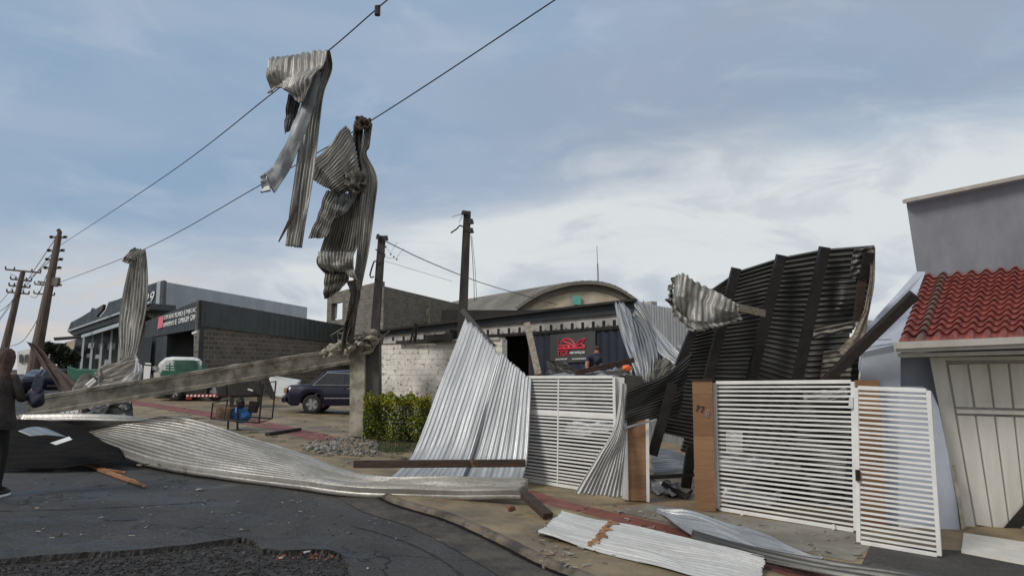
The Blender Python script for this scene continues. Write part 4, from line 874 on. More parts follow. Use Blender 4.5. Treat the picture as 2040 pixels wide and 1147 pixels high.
# corners: ridges nearly horizontal -> rows run left to right, corrugation from top to bottom
def rrow(x0, y0, x1, y1, D0, D1_): return [(x0, y0, D0), ((x0*2+x1)/3, (y0*2+y1)/3, D0*2/3+D1_/3), ((x0+2*x1)/3, (y0+y1*2)/3, D0/3+D1_*2/3), (x1, y1, D1_)]
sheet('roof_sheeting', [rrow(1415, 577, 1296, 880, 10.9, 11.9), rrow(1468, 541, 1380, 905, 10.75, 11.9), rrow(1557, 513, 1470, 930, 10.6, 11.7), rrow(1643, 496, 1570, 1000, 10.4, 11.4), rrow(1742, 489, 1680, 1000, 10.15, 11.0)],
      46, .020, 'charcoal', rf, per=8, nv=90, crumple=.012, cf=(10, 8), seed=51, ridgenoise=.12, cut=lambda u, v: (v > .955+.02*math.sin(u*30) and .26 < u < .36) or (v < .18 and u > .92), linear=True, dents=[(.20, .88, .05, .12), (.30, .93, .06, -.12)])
# pale torn strips
for i, (q, mm) in enumerate((([[(1620, 655, 10.35), (1618, 675, 10.4)], [(1700, 640, 10.1), (1704, 656, 10.15)]], 'galvdark'), ([[(1640, 700, 10.6), (1632, 756, 10.75)], [(1700, 690, 10.3), (1697, 756, 10.5)]], 'galvdark'),
                             ([[(1700, 496, 10.0), (1690, 560, 10.1)], [(1742, 490, 9.95), (1738, 540, 10.0)]], 'charcoal'))):
    sheet('torn_strip', q, (2, 6, 5)[i], .014, mm, rf, seed=52+i, nv=30, crumple=.010, jag=.04, linear=True)
sheet('torn_edge', [[(1736, 492, 9.95), (1744, 492, 10.0)], [(1732, 560, 9.95), (1741, 555, 10.0)], [(1722, 620, 9.95), (1732, 618, 10.0)], [(1700, 668, 10.0), (1724, 672, 10.0)], [(1668, 700, 10.1), (1690, 716, 10.1)]], 2, .012, 'palewood', rf, crumple=.008, seed=57, nv=60, jag=.02, linear=True)
for x0, y0, x1, y1, wd, d0, d1 in ((1467, 534, 1410, 757, .13, 10.55, 10.95), (1557, 508, 1496, 757, .135, 10.4, 10.85), (1643, 492, 1588, 757, .135, 10.2, 10.6), (1731, 503, 1716, 565, .13, 9.95, 10.1)):
    mb = MB(); mb.bar(P(x0, y0, d0), P(x1, y1, d1), wd, .09, up=(0, -1, 0)); build('purlin', mb, 'black', rf)
mb = MB(); mb.bar(P(1717, 560, 10.0), P(1708, 640, 10.1), .10, .06, up=(0, -1, 0)); build('splintered_purlin', mb, 'brownsteel', rf)
mb = MB(); mb.bar(P(1340, 765, 10.6), P(1300, 905, 10.8), .13, .1, up=(0, -1, 0)); build('purlin', mb, 'black', rf)
mb = MB(); mb.bar(P(1380, 660, 11.0), P(1352, 730, 11.1), .12, .1, up=(0, -1, 0)); build('purlin', mb, 'black', rf)
mb = MB(); mb.bar(P(1378, 890, 11.3), P(1366, 970, 11.4), .14, .1, up=(0, -1, 0)); build('purlin', mb, 'black', rf)
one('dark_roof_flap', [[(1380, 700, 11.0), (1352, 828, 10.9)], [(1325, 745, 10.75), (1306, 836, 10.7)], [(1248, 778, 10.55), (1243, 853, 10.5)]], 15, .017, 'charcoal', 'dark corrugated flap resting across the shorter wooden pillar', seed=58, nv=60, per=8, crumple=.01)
mb = MB(); mb.bar(P(1243, 852, 10.45), P(1308, 835, 10.45), .02, .03); tag(build('flashing_strip', mb, 'galvgrey'), 'thin grey edge strip under the dark corrugated flap', 'metal strip')
# crumpled light sheet thrown over the roof
one('crumpled_light_sheet', [[(1344, 550, 10.25), (1362, 544, 10.2), (1400, 566, 10.2), (1444, 588, 10.15), (1470, 612, 10.15)], [(1340, 592, 10.3), (1358, 590, 10.05), (1392, 600, 10.25), (1436, 616, 10.05), (1474, 624, 10.15)], [(1340, 612, 10.15), (1364, 630, 10.2), (1394, 640, 10.0), (1436, 640, 10.15), (1476, 630, 10.15)], [(1360, 636, 10.2), (1382, 660, 10.15), (1408, 656, 10.15), (1440, 650, 10.15), (1478, 634, 10.2)]], 13, .016, 'galvold', 'crumpled pale corrugated sheet perched on the dark roof section', seed=60, nv=60, crumple=.018, cf=(9, 9), jag=.05, linear=True, kink=.04)
one('crumpled_light_sheet', [[(1342, 552, 10.55), (1336, 600, 10.5)], [(1338, 560, 10.75), (1332, 600, 10.75)], [(1345, 620, 10.7), (1350, 632, 10.6)]], 5, .02, 'galvdark', 'dark curled rear edge of the pale sheet on the roof', seed=61, nv=20, crumple=.02)
mb = MB(); mb.bar(P(1468, 612, 10.15), P(1522, 624, 10.4), .10, .06, up=(0, -1, 0)); tag(build('split_plank', mb, 'palewood'), 'short pale split plank jutting from the crumpled light sheet', 'plank')
# curtain of light sheets
one('draped_roof_sheet', [[(1224, 604, 13.6), (1240, 604, 13.5)], [(1236, 660, 13.0), (1262, 655, 12.9)], [(1256, 720, 12.4), (1276, 716, 12.3)], [(1270, 762, 12.0), (1290, 766, 12.0)]], 4, .022, 'galv', 'narrow bright sheet strip hanging at the left of the draped sheets', group='light sheets draped right of the shop', seed=62, nv=60, crumple=.03)
one('draped_roof_sheet', [[(1238, 604, 13.5), (1256, 630, 13.3), (1272, 600, 13.4)], [(1258, 656, 12.8), (1282, 660, 12.8), (1300, 650, 12.9)], [(1274, 716, 12.2), (1296, 712, 12.1), (1322, 706, 12.2)], [(1282, 764, 11.9), (1296, 758, 11.9), (1308, 740, 11.9)]], 8, .032, 'galvgrey', 'wide ribbed sheet sagging like a curtain right of the shop', group='light sheets draped right of the shop', seed=63, nv=70, crumple=.03, jag=.02)
one('draped_roof_sheet', [[(1270, 600, 13.3), (1280, 602, 13.3)], [(1302, 662, 12.7), (1310, 655, 12.7)], [(1312, 700, 12.1), (1340, 688, 12.1)], [(1356, 740, 11.7), (1372, 724, 11.8)]], 5, .024, 'galv', 'bright folded sheet strip running down to the dark roof', group='light sheets draped right of the shop', seed=64, nv=60, crumple=.03)
one('draped_roof_sheet', [[(1310, 712, 12.0), (1368, 730, 11.6)], [(1300, 740, 11.7), (1340, 750, 11.4)], [(1296, 768, 11.5), (1318, 772, 11.3)]], 7, .024, 'galvdark', 'dull crumpled sheet at the foot of the draped sheets', group='light sheets draped right of the shop', seed=65, nv=40, crumple=.04)
one('draped_roof_sheet', [[(1345, 690, 12.4), (1372, 680, 12.2)], [(1350, 712, 12.1), (1368, 728, 12.0)]], 4, .02, 'galvgrey', 'small ribbed sheet end tucked against the dark roof', group='light sheets draped right of the shop', seed=66, nv=20, crumple=.02)
# fan sheet beside pillar
one('fan_folded_sheet', [[(1238, 762, 10.7), (1247, 764, 10.7)], [(1226, 850, 10.4), (1246, 858, 10.5)], [(1190, 910, 10.15), (1243, 925, 10.35)], [(1144, 984, 9.9), (1240, 992, 10.2)]], 11, .026, 'galvpale', 'narrow sheet pleated like a fan in front of the left gate', seed=67, nv=90, crumple=.008, jag=.02, per=8, ridgenoise=.1)
# debris between the pillars and behind the gate
one('stacked_roof_sheet', [[(1296, 896, 12.4), (1300, 945, 11.6)], [(1330, 894, 12.6), (1345, 940, 11.8)], [(1372, 912, 12.4), (1370, 934, 12.0)]], 11, .016, 'galv', 'clean light sheet glimpsed between the two wooden pillars', seed=70, nv=40)
for k, (x, y, s_, mm) in enumerate(((1294, 958, 60, 'galvgrey'), (1300, 975, 80, 'galvdark'), (1320, 990, 66, 'galvgrey'))):
    one('crushed_sheet', [[(x, y, 11.6), (x+3, y+18, 11.2)], [(x+s_*.5, y+6, 11.5), (x+s_*.5, y+22, 11.1)], [(x+s_, y+10, 11.5), (x+s_, y+24, 11.1)]], 5, .02, mm, ('topmost', 'middle', 'lowest')[k]+' crushed sheet heaped on the ground between the wooden pillars', group='crushed sheets between the pillars', seed=71+k, crumple=.05, nv=40, jag=.05)
mb = MB(); mb.bar(P(1294, 950, 11.4), P(1385, 945, 11.3), .05, .06); mb.bar(P(1320, 962, 11.2), P(1370, 990, 11.0), .07, .06); tag(build('fallen_battens', mb, 'black'), 'black battens across the heap between the wooden pillars', 'batten')
for k, (r_, mm, lb) in enumerate((([[(1430, 905, 11.4), (1425, 935, 11)], [(1530, 900, 11.6), (1550, 930, 11)]], 'galvgrey', 'grey sheet lying behind the upper left slats of the wide gate'),
                                ([[(1500, 920, 11.4), (1480, 955, 10.9)], [(1600, 925, 11.2), (1590, 950, 10.9)]], 'galvdark', 'dull sheet behind the middle slats of the wide gate'),
                                ([[(1440, 975, 11.0), (1436, 1000, 10.6)], [(1560, 980, 10.8), (1540, 1010, 10.4)]], 'galvgrey', 'pale sheet on the ground behind the lower slats of the wide gate'),
                                ([[(1600, 790, 10.8), (1600, 800, 10.7)], [(1690, 775, 10.5), (1690, 790, 10.4)]], 'galvgrey', 'thin pale sheet edge behind the upper right slats'))):
    one('debris_sheet', r_, 7, .018, mm, lb, group='sheets behind the wide gate', seed=75+k, crumple=.03, nv=40, jag=.03)
one('debris_sheet', [[(1120, 845, 13), (1130, 870, 12.6)], [(1230, 838, 12.6), (1230, 858, 12.3)]], 6, .018, 'galv', 'bright sheet visible through the slats of the left gate', seed=80, crumple=.02, nv=30)
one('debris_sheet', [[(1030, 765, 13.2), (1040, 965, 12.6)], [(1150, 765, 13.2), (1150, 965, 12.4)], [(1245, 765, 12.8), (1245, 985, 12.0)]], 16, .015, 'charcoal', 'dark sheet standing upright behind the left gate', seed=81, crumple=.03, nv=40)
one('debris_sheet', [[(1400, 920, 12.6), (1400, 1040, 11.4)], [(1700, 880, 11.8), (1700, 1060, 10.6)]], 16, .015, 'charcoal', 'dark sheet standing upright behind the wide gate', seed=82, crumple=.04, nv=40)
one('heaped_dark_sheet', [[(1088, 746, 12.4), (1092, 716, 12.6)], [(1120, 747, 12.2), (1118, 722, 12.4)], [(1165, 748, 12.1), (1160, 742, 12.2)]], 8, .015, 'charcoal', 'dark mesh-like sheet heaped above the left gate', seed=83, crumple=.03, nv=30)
one('heaped_light_sheet', [[(1080, 752, 11.9), (1150, 750, 11.8), (1256, 752, 11.4)], [(1160, 744, 12.2), (1200, 738, 12.1), (1262, 734, 11.9)]], 10, .015, 'galvgrey', 'light sheet lying on top of the left gate', seed=84, crumple=.02, nv=30)
# foreground sheets
one('foreground_roof_sheet', [[(1118, 1017, 8.85), (1092, 1040, 8.4), (1070, 1062, 8.0)], [(1210, 1034, 8.5), (1178, 1064, 8.0), (1158, 1086, 7.6)], [(1330, 1062, 8.0), (1310, 1090, 7.55), (1290, 1122, 7.1)], [(1440, 1088, 7.6), (1425, 1116, 7.2), (1405, 1152, 6.7)], [(1527, 1110, 7.3), (1522, 1140, 6.9), (1520, 1180, 6.45)]], 15, .009, 'galvpale',
    'bright corrugated sheet lying on the pavement in the foreground', seed=90, crumple=.006, nv=120, jag=.02, cf=(5, 8), kink=.012)
mb = MB(); rs = np.random.RandomState(91)
for k in range(26):
    t = k/25; mb.bar(P(1216-40*t+rs.normal()*2, 1035+48*t, 8.43-.80*t), P(1222-40*t+rs.normal()*6, 1037+49*t, 8.41-.82*t), rs.uniform(.02, .06), .012)
tag(build('rusty_strap', mb, 'timber'), 'torn rusty strap lying across the bright foreground sheet', 'strap')
one('foreground_roof_sheet', [[(1306, 1010, 9.15), (1306, 1022, 8.95)], [(1372, 1022, 8.95), (1350, 1050, 8.5)], [(1470, 1050, 8.4), (1430, 1083, 7.95)], [(1560, 1085, 7.8), (1530, 1112, 7.45)], [(1640, 1104, 7.4), (1640, 1135, 7.05)]], 9, .012, 'galvgrey',
    'dull grey blade-shaped sheet between the bright sheet and the wide gate', seed=91, crumple=.02, nv=100, jag=.01)
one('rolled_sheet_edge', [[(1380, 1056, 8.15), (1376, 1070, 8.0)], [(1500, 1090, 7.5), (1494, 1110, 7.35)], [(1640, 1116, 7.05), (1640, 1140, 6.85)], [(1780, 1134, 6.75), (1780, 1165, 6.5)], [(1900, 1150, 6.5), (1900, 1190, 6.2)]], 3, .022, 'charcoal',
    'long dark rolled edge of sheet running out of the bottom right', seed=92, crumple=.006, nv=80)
# ================================================================== BEAMS, PLANKS
def beam(name, label, a, c, w_, h_, m, cat='beam', bev=.006, up=(0, 0, 1), **k):
    mb = MB(); N = 8; pts = [Vector(a).lerp(Vector(c), i/N) for i in range(N+1)]
    mb.bar(a, c, w_, h_, up=up, **k); return tag(build(name, mb, m, bevel=bev), label, cat)
beam('wooden_plank', 'long dark brown plank lying across the two leaning sheets', P(705, 924, 10.75), P(1047, 922, 10.55), .06, .105, 'brownsteel', 'plank')
beam('wooden_plank', 'short thick brown plank end on the pavement near the red band', G(1046, 985, .3), G(1092, 1027, .17), .13, .07, 'brownsteel', 'plank')
beam('diagonal_beam', 'dark diagonal beam leaning from the collapsed roof to the tiled house', P(1822, 586, 9.15), P(1640, 764, 9.9), .12, .12, 'darkwood', up=(0, -1, 0))
beam('leaning_post', 'grey timber post leaning in the dark shop bay', P(1050, 645, 15.5), P(1073, 748, 14.5), .13, .10, 'palewood', up=(0, -1, 0))
beam('leaning_purlin', 'black purlin slanting down behind the leaning sheets from the concrete pole', P(921, 618, 13.6), P(982, 690, 12.9), .10, .06, 'black', up=(0, -1, 0))
beam('fallen_batten', 'long dark batten lying above the left gate', P(1146, 743, 11.6), P(1262, 717, 12.0), .08, .06, 'brownsteel', up=(0, -1, 0))
mb = MB(); mb.bar(P(829, 643, 17), P(816, 684, 17), .07, .04); mb.bar(P(831, 645, 17.1), P(827, 682, 17.1), .05, .04); tag(build('bent_bracket', mb, 'black'), 'two short black bars standing on the whitewashed brick wall', 'bracket')
beam('pavement_batten', 'dark batten lying on the red pavement band by the pole stub', G(532, 864, .16), G(597, 854, .16), .10, .06, 'black', 'batten')
mb = MB(); rock(mb, G(1019, 1012, .2), .06, np.random.RandomState(4)); tag(build('brick_fragment', mb, 'brick'), 'broken red brick under the tip of the long fallen sheet', 'brick')
mb = MB(); rs = np.random.RandomState(12)
for (x0, y0, x1, y1, w_) in ((178, 925, 240, 950, .09), (200, 934, 262, 958, .10), (232, 946, 289, 968, .08), (214, 936, 250, 940, .05), (262, 956, 282, 966, .05)):
    mb.bar(G(x0, y0, .03), G(x1, y1, .03), w_, .04, w2=w_*.4, h2=.02)
tag(build('splintered_wood', mb, 'timber'), 'splintered orange-brown piece of wood on the asphalt at left', 'wood')
mb = MB(); pts = [G(x, y, .006) for x, y in ((205, 1034), (232, 1030), (268, 1029), (273, 1034), (240, 1036))]; mb.prism(pts, (0, 0, -.004)); tag(build('flat_rubber_scrap', mb, 'black'), 'flat black scrap lying on the asphalt in the left foreground', 'scrap')
# litter
for i, (x, y, s_, lb) in enumerate(((398, 975, 9, 'pale crumpled paper scrap on the asphalt below the fallen sheet'), (476, 999, 6, 'tiny pale scrap on mid asphalt'), (480, 1055, 5, 'small pale scrap near the broken asphalt edge'), (732, 1133, 5, 'pale scrap right of the pothole'), (610, 1100, 10, 'white plastic piece in the pothole'), (560, 1112, 8, 'flat white sliver in the pothole'), (1880, 1116, 7, 'small white scrap beside the narrow gate'), (330, 970, 6, 'faint grey scrap at the edge of the fallen sheet'))):
    q = G(x, y, .012 if y < 1090 else .0); rs = np.random.RandomState(i); pts = []
    for k in range(7):
        a = k/7*6.28; r = s_/F*q.y*rs.uniform(.5, 1)*.8; pts.append(q+Vector((math.cos(a)*r, math.sin(a)*r*1.3, rs.uniform(0, .01))))
    mb = MB(); mb.prism(pts, (0, 0, .006)); tag(build('litter_scrap', mb, 'litter'), lb, 'litter', 'scraps of litter on the road')
rs = np.random.RandomState(20); mb = MB(); mb2 = MB()
for k in range(60):
    x, y = rs.uniform(535, 686), rs.uniform(1097, 1112)+rs.normal()*3; q = G(x, y, -.045); rock(mb, q, rs.uniform(.010, .034), rs, int(rs.rand()*3.4) % 3 if rs.rand() < .5 else 0)
stuff(tag(build('pothole_clay_rubble', mb, ['brick', 'stone', 'timber']), 'brown clay rubble along the edge of the pothole', 'rubble'))
for k in range(2600):
    x, y = rs.uniform(-40, 700), rs.uniform(1085, 1200)**1.0
    q = G(x, y, -.075)
    if y < 1113-(x*.088)+(4 if x < 480 else 0): continue
    if x > 480 and y < 1100: continue
    rock(mb2, q+Vector((0, 0, .03)), rs.uniform(.006, .020), rs, int(rs.rand() < .25))
for k in range(330):
    t = rs.rand(); x, y = -20+t*500, 1119-t*44; q = G(x, y, -.04); rock(mb2, q, rs.uniform(.012, .032), rs, int(rs.rand() < .2))
stuff(tag(build('pothole_gravel', mb2, ['gravel', 'stone']), 'loose dark gravel in the broken asphalt', 'gravel'))
mb = MB()
for k in range(1400):
    t = rs.rand(); i = int(10+t*85); c0 = Vector(kc[i]); 
    q = c0+Vector((rs.normal()*.10-.22, rs.normal()*.10-.16, 0)); q.z = gz(q.x)+.004; rock(mb, q, rs.uniform(.004, .016), rs)
stuff(tag(build('gutter_grit', mb, 'kerb'), 'grit and small stones collected along the kerb', 'grit'))
mb = MB(); rs = np.random.RandomState(66)
for k in range(320):
    x, y = rs.uniform(1060, 1720), rs.uniform(985, 1130)
    if y < 975+(x-1060)*.14 or rs.rand() < .1: continue
    q = G(x, y, .135); a = rs.rand()*6.28; L = rs.uniform(.01, .06); e = Vector((math.cos(a), math.sin(a), 0)); mb.bar(q-e*L, q+e*L, rs.uniform(.006, .02), .006, mi=int(rs.rand()*3))
for k in range(160):
    x, y = rs.uniform(270, 900), rs.uniform(805, 930)
    q = G(x, y, .135); a = rs.rand()*6.28; L = rs.uniform(.02, .11); e = Vector((math.cos(a), math.sin(a), 0)); mb.bar(q-e*L, q+e*L, rs.uniform(.01, .035), .012, mi=int(rs.rand()*3))
for k in range(180):
    x, y = rs.uniform(60, 1000), rs.uniform(950, 1075)
    q = G(x, y, .008); a = rs.rand()*6.28; L = rs.uniform(.006, .03); e = Vector((math.cos(a), math.sin(a), 0)); mb.bar(q-e*L, q+e*L, rs.uniform(.005, .014), .006, mi=int(rs.rand()*3))
stuff(tag(build('storm_debris', mb, ['stem', 'palewood', 'litter']), 'small splinters and leaves strewn over road and pavement', 'debris'))
# ================================================================== BROKEN CONCRETE POLE
b = G(712, 872, .12)
st = T('broken_pole_stub', 'square concrete pole stub standing beside the hedge', 'pole', b)
mb = MB(); Dp = b.y
mb.prism([P(697, 684, Dp), P(726, 684, Dp-.1), P(728, 872, Dp-.1), P(696, 868, Dp)], (0, .3, 0)); build('lit_face', mb, 'concrete', st, bevel=.015)
mb = MB(); mb.prism([P(726, 672, Dp+.05), P(755, 672, Dp+.05), P(756, 866, Dp+.05), P(728, 872, Dp+.05)], (0, .35, 0)); build('shaded_face', mb, 'concdark', st, bevel=.015)  # shade on this side of the stub is put into the darker concrete
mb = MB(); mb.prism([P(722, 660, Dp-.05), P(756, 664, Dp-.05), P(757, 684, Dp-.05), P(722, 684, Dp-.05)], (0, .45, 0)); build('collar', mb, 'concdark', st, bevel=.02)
mb = MB(); rs = np.random.RandomState(31)
for k in range(75):
    t = rs.rand()**.8; x = 642+t*106; y = 706-t*30+rs.normal()*7*(.6+t*.6); rock(mb, P(x, y, Dp-.15+rs.normal()*.12), rs.uniform(.05, .15), rs)
for k in range(10):
    x = rs.uniform(660, 750); mb.tube([P(x, 690+rs.normal()*5, Dp-.2), P(x+rs.normal()*14, 668+rs.normal()*6, Dp-.25), P(x+rs.normal()*22, 664+rs.normal()*8, Dp-.3)], .010, 5)
build('shattered_top', mb, 'concrete', st)
# fallen part, with the recessed web of a double-T pole
a, c = P(692, 708, 18.0), P(52, 812, 14.4)
fp = T('fallen_concrete_pole', 'weathered concrete pole fallen from its stub towards the left', 'pole', P(60, 830, 14.4))
mb = MB(); N = 30; d = (c-a).normalized(); sx = d.cross(Vector((0, 0, 1))).normalized(); uz = sx.cross(d)
rs = np.random.RandomState(8); secs = []
for i in range(N+1):
    t = i/N; p = a.lerp(c, t); w_ = .26; h_ = (.41-.03*t)*(1+.010*rs.normal()); e = .07; r_ = .0
    if i == N: h_ *= .86
    prof = [(-w_/2, -h_/2), (w_/2, -h_/2), (w_/2, -h_/2+e), (w_/2-.018, -h_/2+e+.02), (w_/2-.018, h_/2-e-.02), (w_/2, h_/2-e), (w_/2, h_/2), (-w_/2, h_/2), (-w_/2, h_/2-e), (-w_/2+.018, h_/2-e-.02), (-w_/2+.018, -h_/2+e+.02), (-w_/2, -h_/2+e)]
    secs.append([p+sx*(q[0]+.003*rs.normal())+uz*(q[1]+.004*rs.normal()) for q in prof])
for s_ in secs: s_.append(s_[0])
mb.grid(secs); mb.add(secs[0][:-1], [tuple(range(12))]); mb.add(secs[-1][:-1], [tuple(range(11, -1, -1))])
build('shaft', mb, 'concrete', fp, bevel=0)
mb = MB(); 
for x0 in (690, 650): 
    for k in range(3): mb.tube([P(x0+5, 700+k*6, 17.9), P(x0+16, 694+k*5, 17.8), P(x0+26+k*4, 686+k*4, 17.8)], .012, 5)
build('reinforcing_bar', mb, 'brownsteel', fp)
rs = np.random.RandomState(5); mb = MB()
for k in range(250):
    x = 590+rs.beta(2.2, 1.5)*165; y = 866+rs.beta(1.8, 1.8)*42
    if y < 866+(690-x)*.1: continue
    q = G(x, y, .13+rs.rand()*.03); rock(mb, q, rs.uniform(.012, .062)*(1.0 if rs.rand() > .1 else 1.5), rs)
stuff(tag(build('concrete_rubble', mb, 'rubble'), 'broken concrete rubble around the foot of the pole stub', 'rubble'))
# ================================================================== STANDING POLES
def pole(name, label, base, top, r0, r1, m, group=None, sq=False):
    o = T(name, label, 'pole', base, group); mb = MB()
    if sq: mb.bar(base, top, r0*2, r0*1.5, w2=r1*2, h2=r1*1.5, up=(0, 1, 0))
    else: mb.tube([base.lerp(top, i/6) for i in range(7)], r0, 12, r1)
    build('shaft', mb, m, o, bevel=.01 if sq else 0); return o
def insul(o, p, s=.06, h_=.16):
    mb = MB()
    for k in range(3): mb.tube([p+Vector((0, 0, h_*(k/3))), p+Vector((0, 0, h_*(k/3+.12))), p+Vector((0, 0, h_*(k/3+.3)))], s*(1-.15*k), 8)
    build('insulator', mb, 'ceramic', o)
pa = pole('concrete_pole', 'nearest dark upright concrete pole rising behind the leaning sheets', Vector((P(914, 640, 23).x, 23, 0)), P(931, 421, 23), .17, .11, 'poleconc', 'concrete power poles', True)
insul(pa, P(924, 427, 22.85), .09, .12); insul(pa, P(938, 446, 22.85), .1, .16); insul(pa, P(938, 464, 22.85), .1, .16)
mb = MB(); mb.tube([P(924, 452, 22.8), P(916, 449, 22.8), P(910, 456, 22.8), P(904, 460, 22.8), P(898, 464, 22.8)], .025, 6); mb.tube([P(938, 468, 22.8), P(941, 510, 22.8), P(944, 560, 22.8), P(945, 600, 22.9)], .010, 5); mb.tube([P(940, 470, 22.8), P(946, 530, 22.8), P(950, 600, 22.9)], .008, 5); mb.tube([P(924, 427, 22.8), P(914, 428, 22.8), P(900, 432, 22.7)], .008, 5); mb.tube([P(922, 428, 22.8), P(914, 444, 22.8)], .008, 5)
build('loose_cable', mb, 'wire', pa)
pb = pole('concrete_pole', 'farther dark upright concrete pole in front of the block building', Vector((P(738, 700, 30).x, 30, 0)), P(761, 470, 30), .20, .14, 'poleconc', 'concrete power poles', True)
insul(pb, P(753, 476, 29.8), .09, .2); insul(pb, P(769, 479, 29.8), .1, .2)
mb = MB(); mb.tube([P(753, 519, 29.8), P(745, 521, 29.8), P(740, 536, 29.8), P(737, 548, 29.8), P(739, 553, 29.8), P(745, 551, 29.8)], .035, 6); mb.tube([P(754, 499, 29.8), P(748, 497, 29.8)], .03, 6); mb.tube([P(762, 504, 29.8), P(767, 507, 29.8), P(766, 513, 29.8)], .03, 6)
for x, y in ((768, 490), (778, 505), (784, 510), (790, 515)): mb.tube([P(x, y, 29.6), P(x+1, y+3, 29.6)], .03, 6)
for q in (((765, 512), (776, 514), (790, 515)), ((790, 514), (800, 500), (806, 494)), ((768, 490), (778, 505), (786, 490), (792, 482)), ((766, 520), (800, 530), (850, 545), (900, 560))): mb.tube([P(x, y, 29.6) for x, y in q], .007, 5)
build('loose_cable', mb, 'wire', pb)
def wire(name, label, pts, r=.014, group='overhead wires'):
    c = cr(np.array([(p if isinstance(p, Vector) else P(*p))[:] for p in pts]), np.linspace(0, 1, 40)); mb = MB(); mb.tube([Vector(p) for p in c], r, 6)
    return tag(build(name, mb, 'wire'), label, 'wire', group)
wire('overhead_wire', 'thin wire dropping from the farther concrete pole to the arched hall', [(769, 481, 29.8), (850, 520, 33), (950, 560, 38), (1025, 583, 42), (1110, 607, 43)], .020)
# wooden poles far left
def xarm(o, p, half, tilt=.0, dz=0):
    mb = MB(); u = Vector((math.cos(.2), math.sin(.2), -.08)).normalized(); mb.bar(p-u*half, p+u*half, .13, .13)
    build('cross_arm', mb, 'woodpole', o)
    for s_ in (-1, -.5, .5, 1): insul(o, p+u*half*s_+Vector((0, 0, .06)), .07, .22)
pw = pole('leaning_wooden_pole', 'taller leaning wooden power pole with short brackets', P(60, 770, 44), P(117, 470, 44), .36, .17, 'woodpole')
mb = MB(); mb.tube([P(117, 474, 44), P(119, 462, 44), P(116, 458, 44)], .13, 8); build('top_hook', mb, 'woodpole', pw)
for i, y in enumerate((475, 502, 520, 537)):
    t = (770-y)/300; p = P(60, 770, 44).lerp(P(117, 470, 44), t)
    for s_ in (-1, 1):
        mb = MB(); mb.bar(p+Vector((s_*.2, 0, .05)), p+Vector((s_*.52, 0, .10)), .10, .12); mb.bar(p+Vector((s_*.4, 0, .0)), p+Vector((s_*.42, 0, .16)), .16, .10); build('bracket', mb, 'galvdark', pw)
p = P(60, 770, 44).lerp(P(117, 470, 44), .68)
mb = MB(); mb.bar(p+Vector((-.7, 0, .1)), p+Vector((.7, 0, -.1)), .12, .12); mb.bar(p+Vector((.15, 0, .1)), p+Vector((.55, 0, .1)), .3, .5); build('transformer_bracket', mb, 'galvdark', pw)
pw2 = pole('leaning_wooden_pole', 'shorter distant wooden power pole with four cross arms', P(8, 700, 62), P(46, 540, 62), .32, .19, 'woodpole')
for y, hh in ((540, 1.35), (558, .8), (571, .8), (584, .85)):
    t = (700-y)/160; xarm(pw2, P(8, 700, 62).lerp(P(46, 540, 62), t), hh)
pw3 = pole('leaning_wooden_pole', 'thin distant pole standing just behind the taller leaning pole', P(60, 720, 70), P(94, 560, 70), .2, .13, 'woodpole')
xarm(pw3, P(92, 568, 70), 1.0); xarm(pw3, P(88, 586, 70), .9)
# the two long wires
wire('overhead_wire', 'upper long wire with an insulator block carrying the first hanging sheet', [(118, 490, 44), (330, 350, 24), (548, 182, 15.6), (656, 100, 14.0), (772, 0, 12.6), (1000, -190, 10.4)], .013)
wire('overhead_wire', 'lower long wire carrying the tangled sheets and the leaf-shaped sheet', [(110, 566, 44), (288, 496, 29.6), (520, 368, 20), (740, 240, 15.9), (1106, 0, 12.4), (1300, -130, 11)], .013)
mb = MB(); q = P(752, 22, 12.8); mb.tube([q+Vector((0, 0, .09)), q+Vector((0, 0, .07)), q+Vector((0, 0, .0)), q+Vector((0, 0, -.07)), q+Vector((0, 0, -.09))], .055, 10); mb.tube([q+Vector((-.03, 0, -.02)), q+Vector((.045, 0, .12))], .02, 6)
tag(build('wire_insulator_block', mb, 'ceramic', bevel=.01), 'small dark block clamped on the upper wire near the top', 'insulator')
for i, (a_, c_) in enumerate((((110, 476, 44), (-60, 700, 90)), ((105, 504, 44), (-40, 640, 62)), ((100, 520, 44), (20, 545, 62)), ((98, 537, 44), (60, 590, 66)), ((96, 600, 44), (20, 690, 66)), ((44, 552, 62), (-60, 640, 80)), ((40, 575, 62), (-60, 690, 80)))):
    a_, c_ = P(*a_), P(*c_); m_ = a_.lerp(c_, .5)-Vector((0, 0, .8)); wire('distant_wire', ('uppermost faint wire from the taller wooden pole to the left edge', 'second faint wire from the taller wooden pole to the left edge', 'faint wire linking both leaning wooden poles', 'faint wire from the taller pole to the middle of the shorter pole', 'steep faint wire falling left from the taller wooden pole', 'faint wire from the top arm of the shorter wooden pole', 'faint wire from the lower arms of the shorter wooden pole')[i], [a_, m_, c_], .022, 'distant wires by the wooden poles')
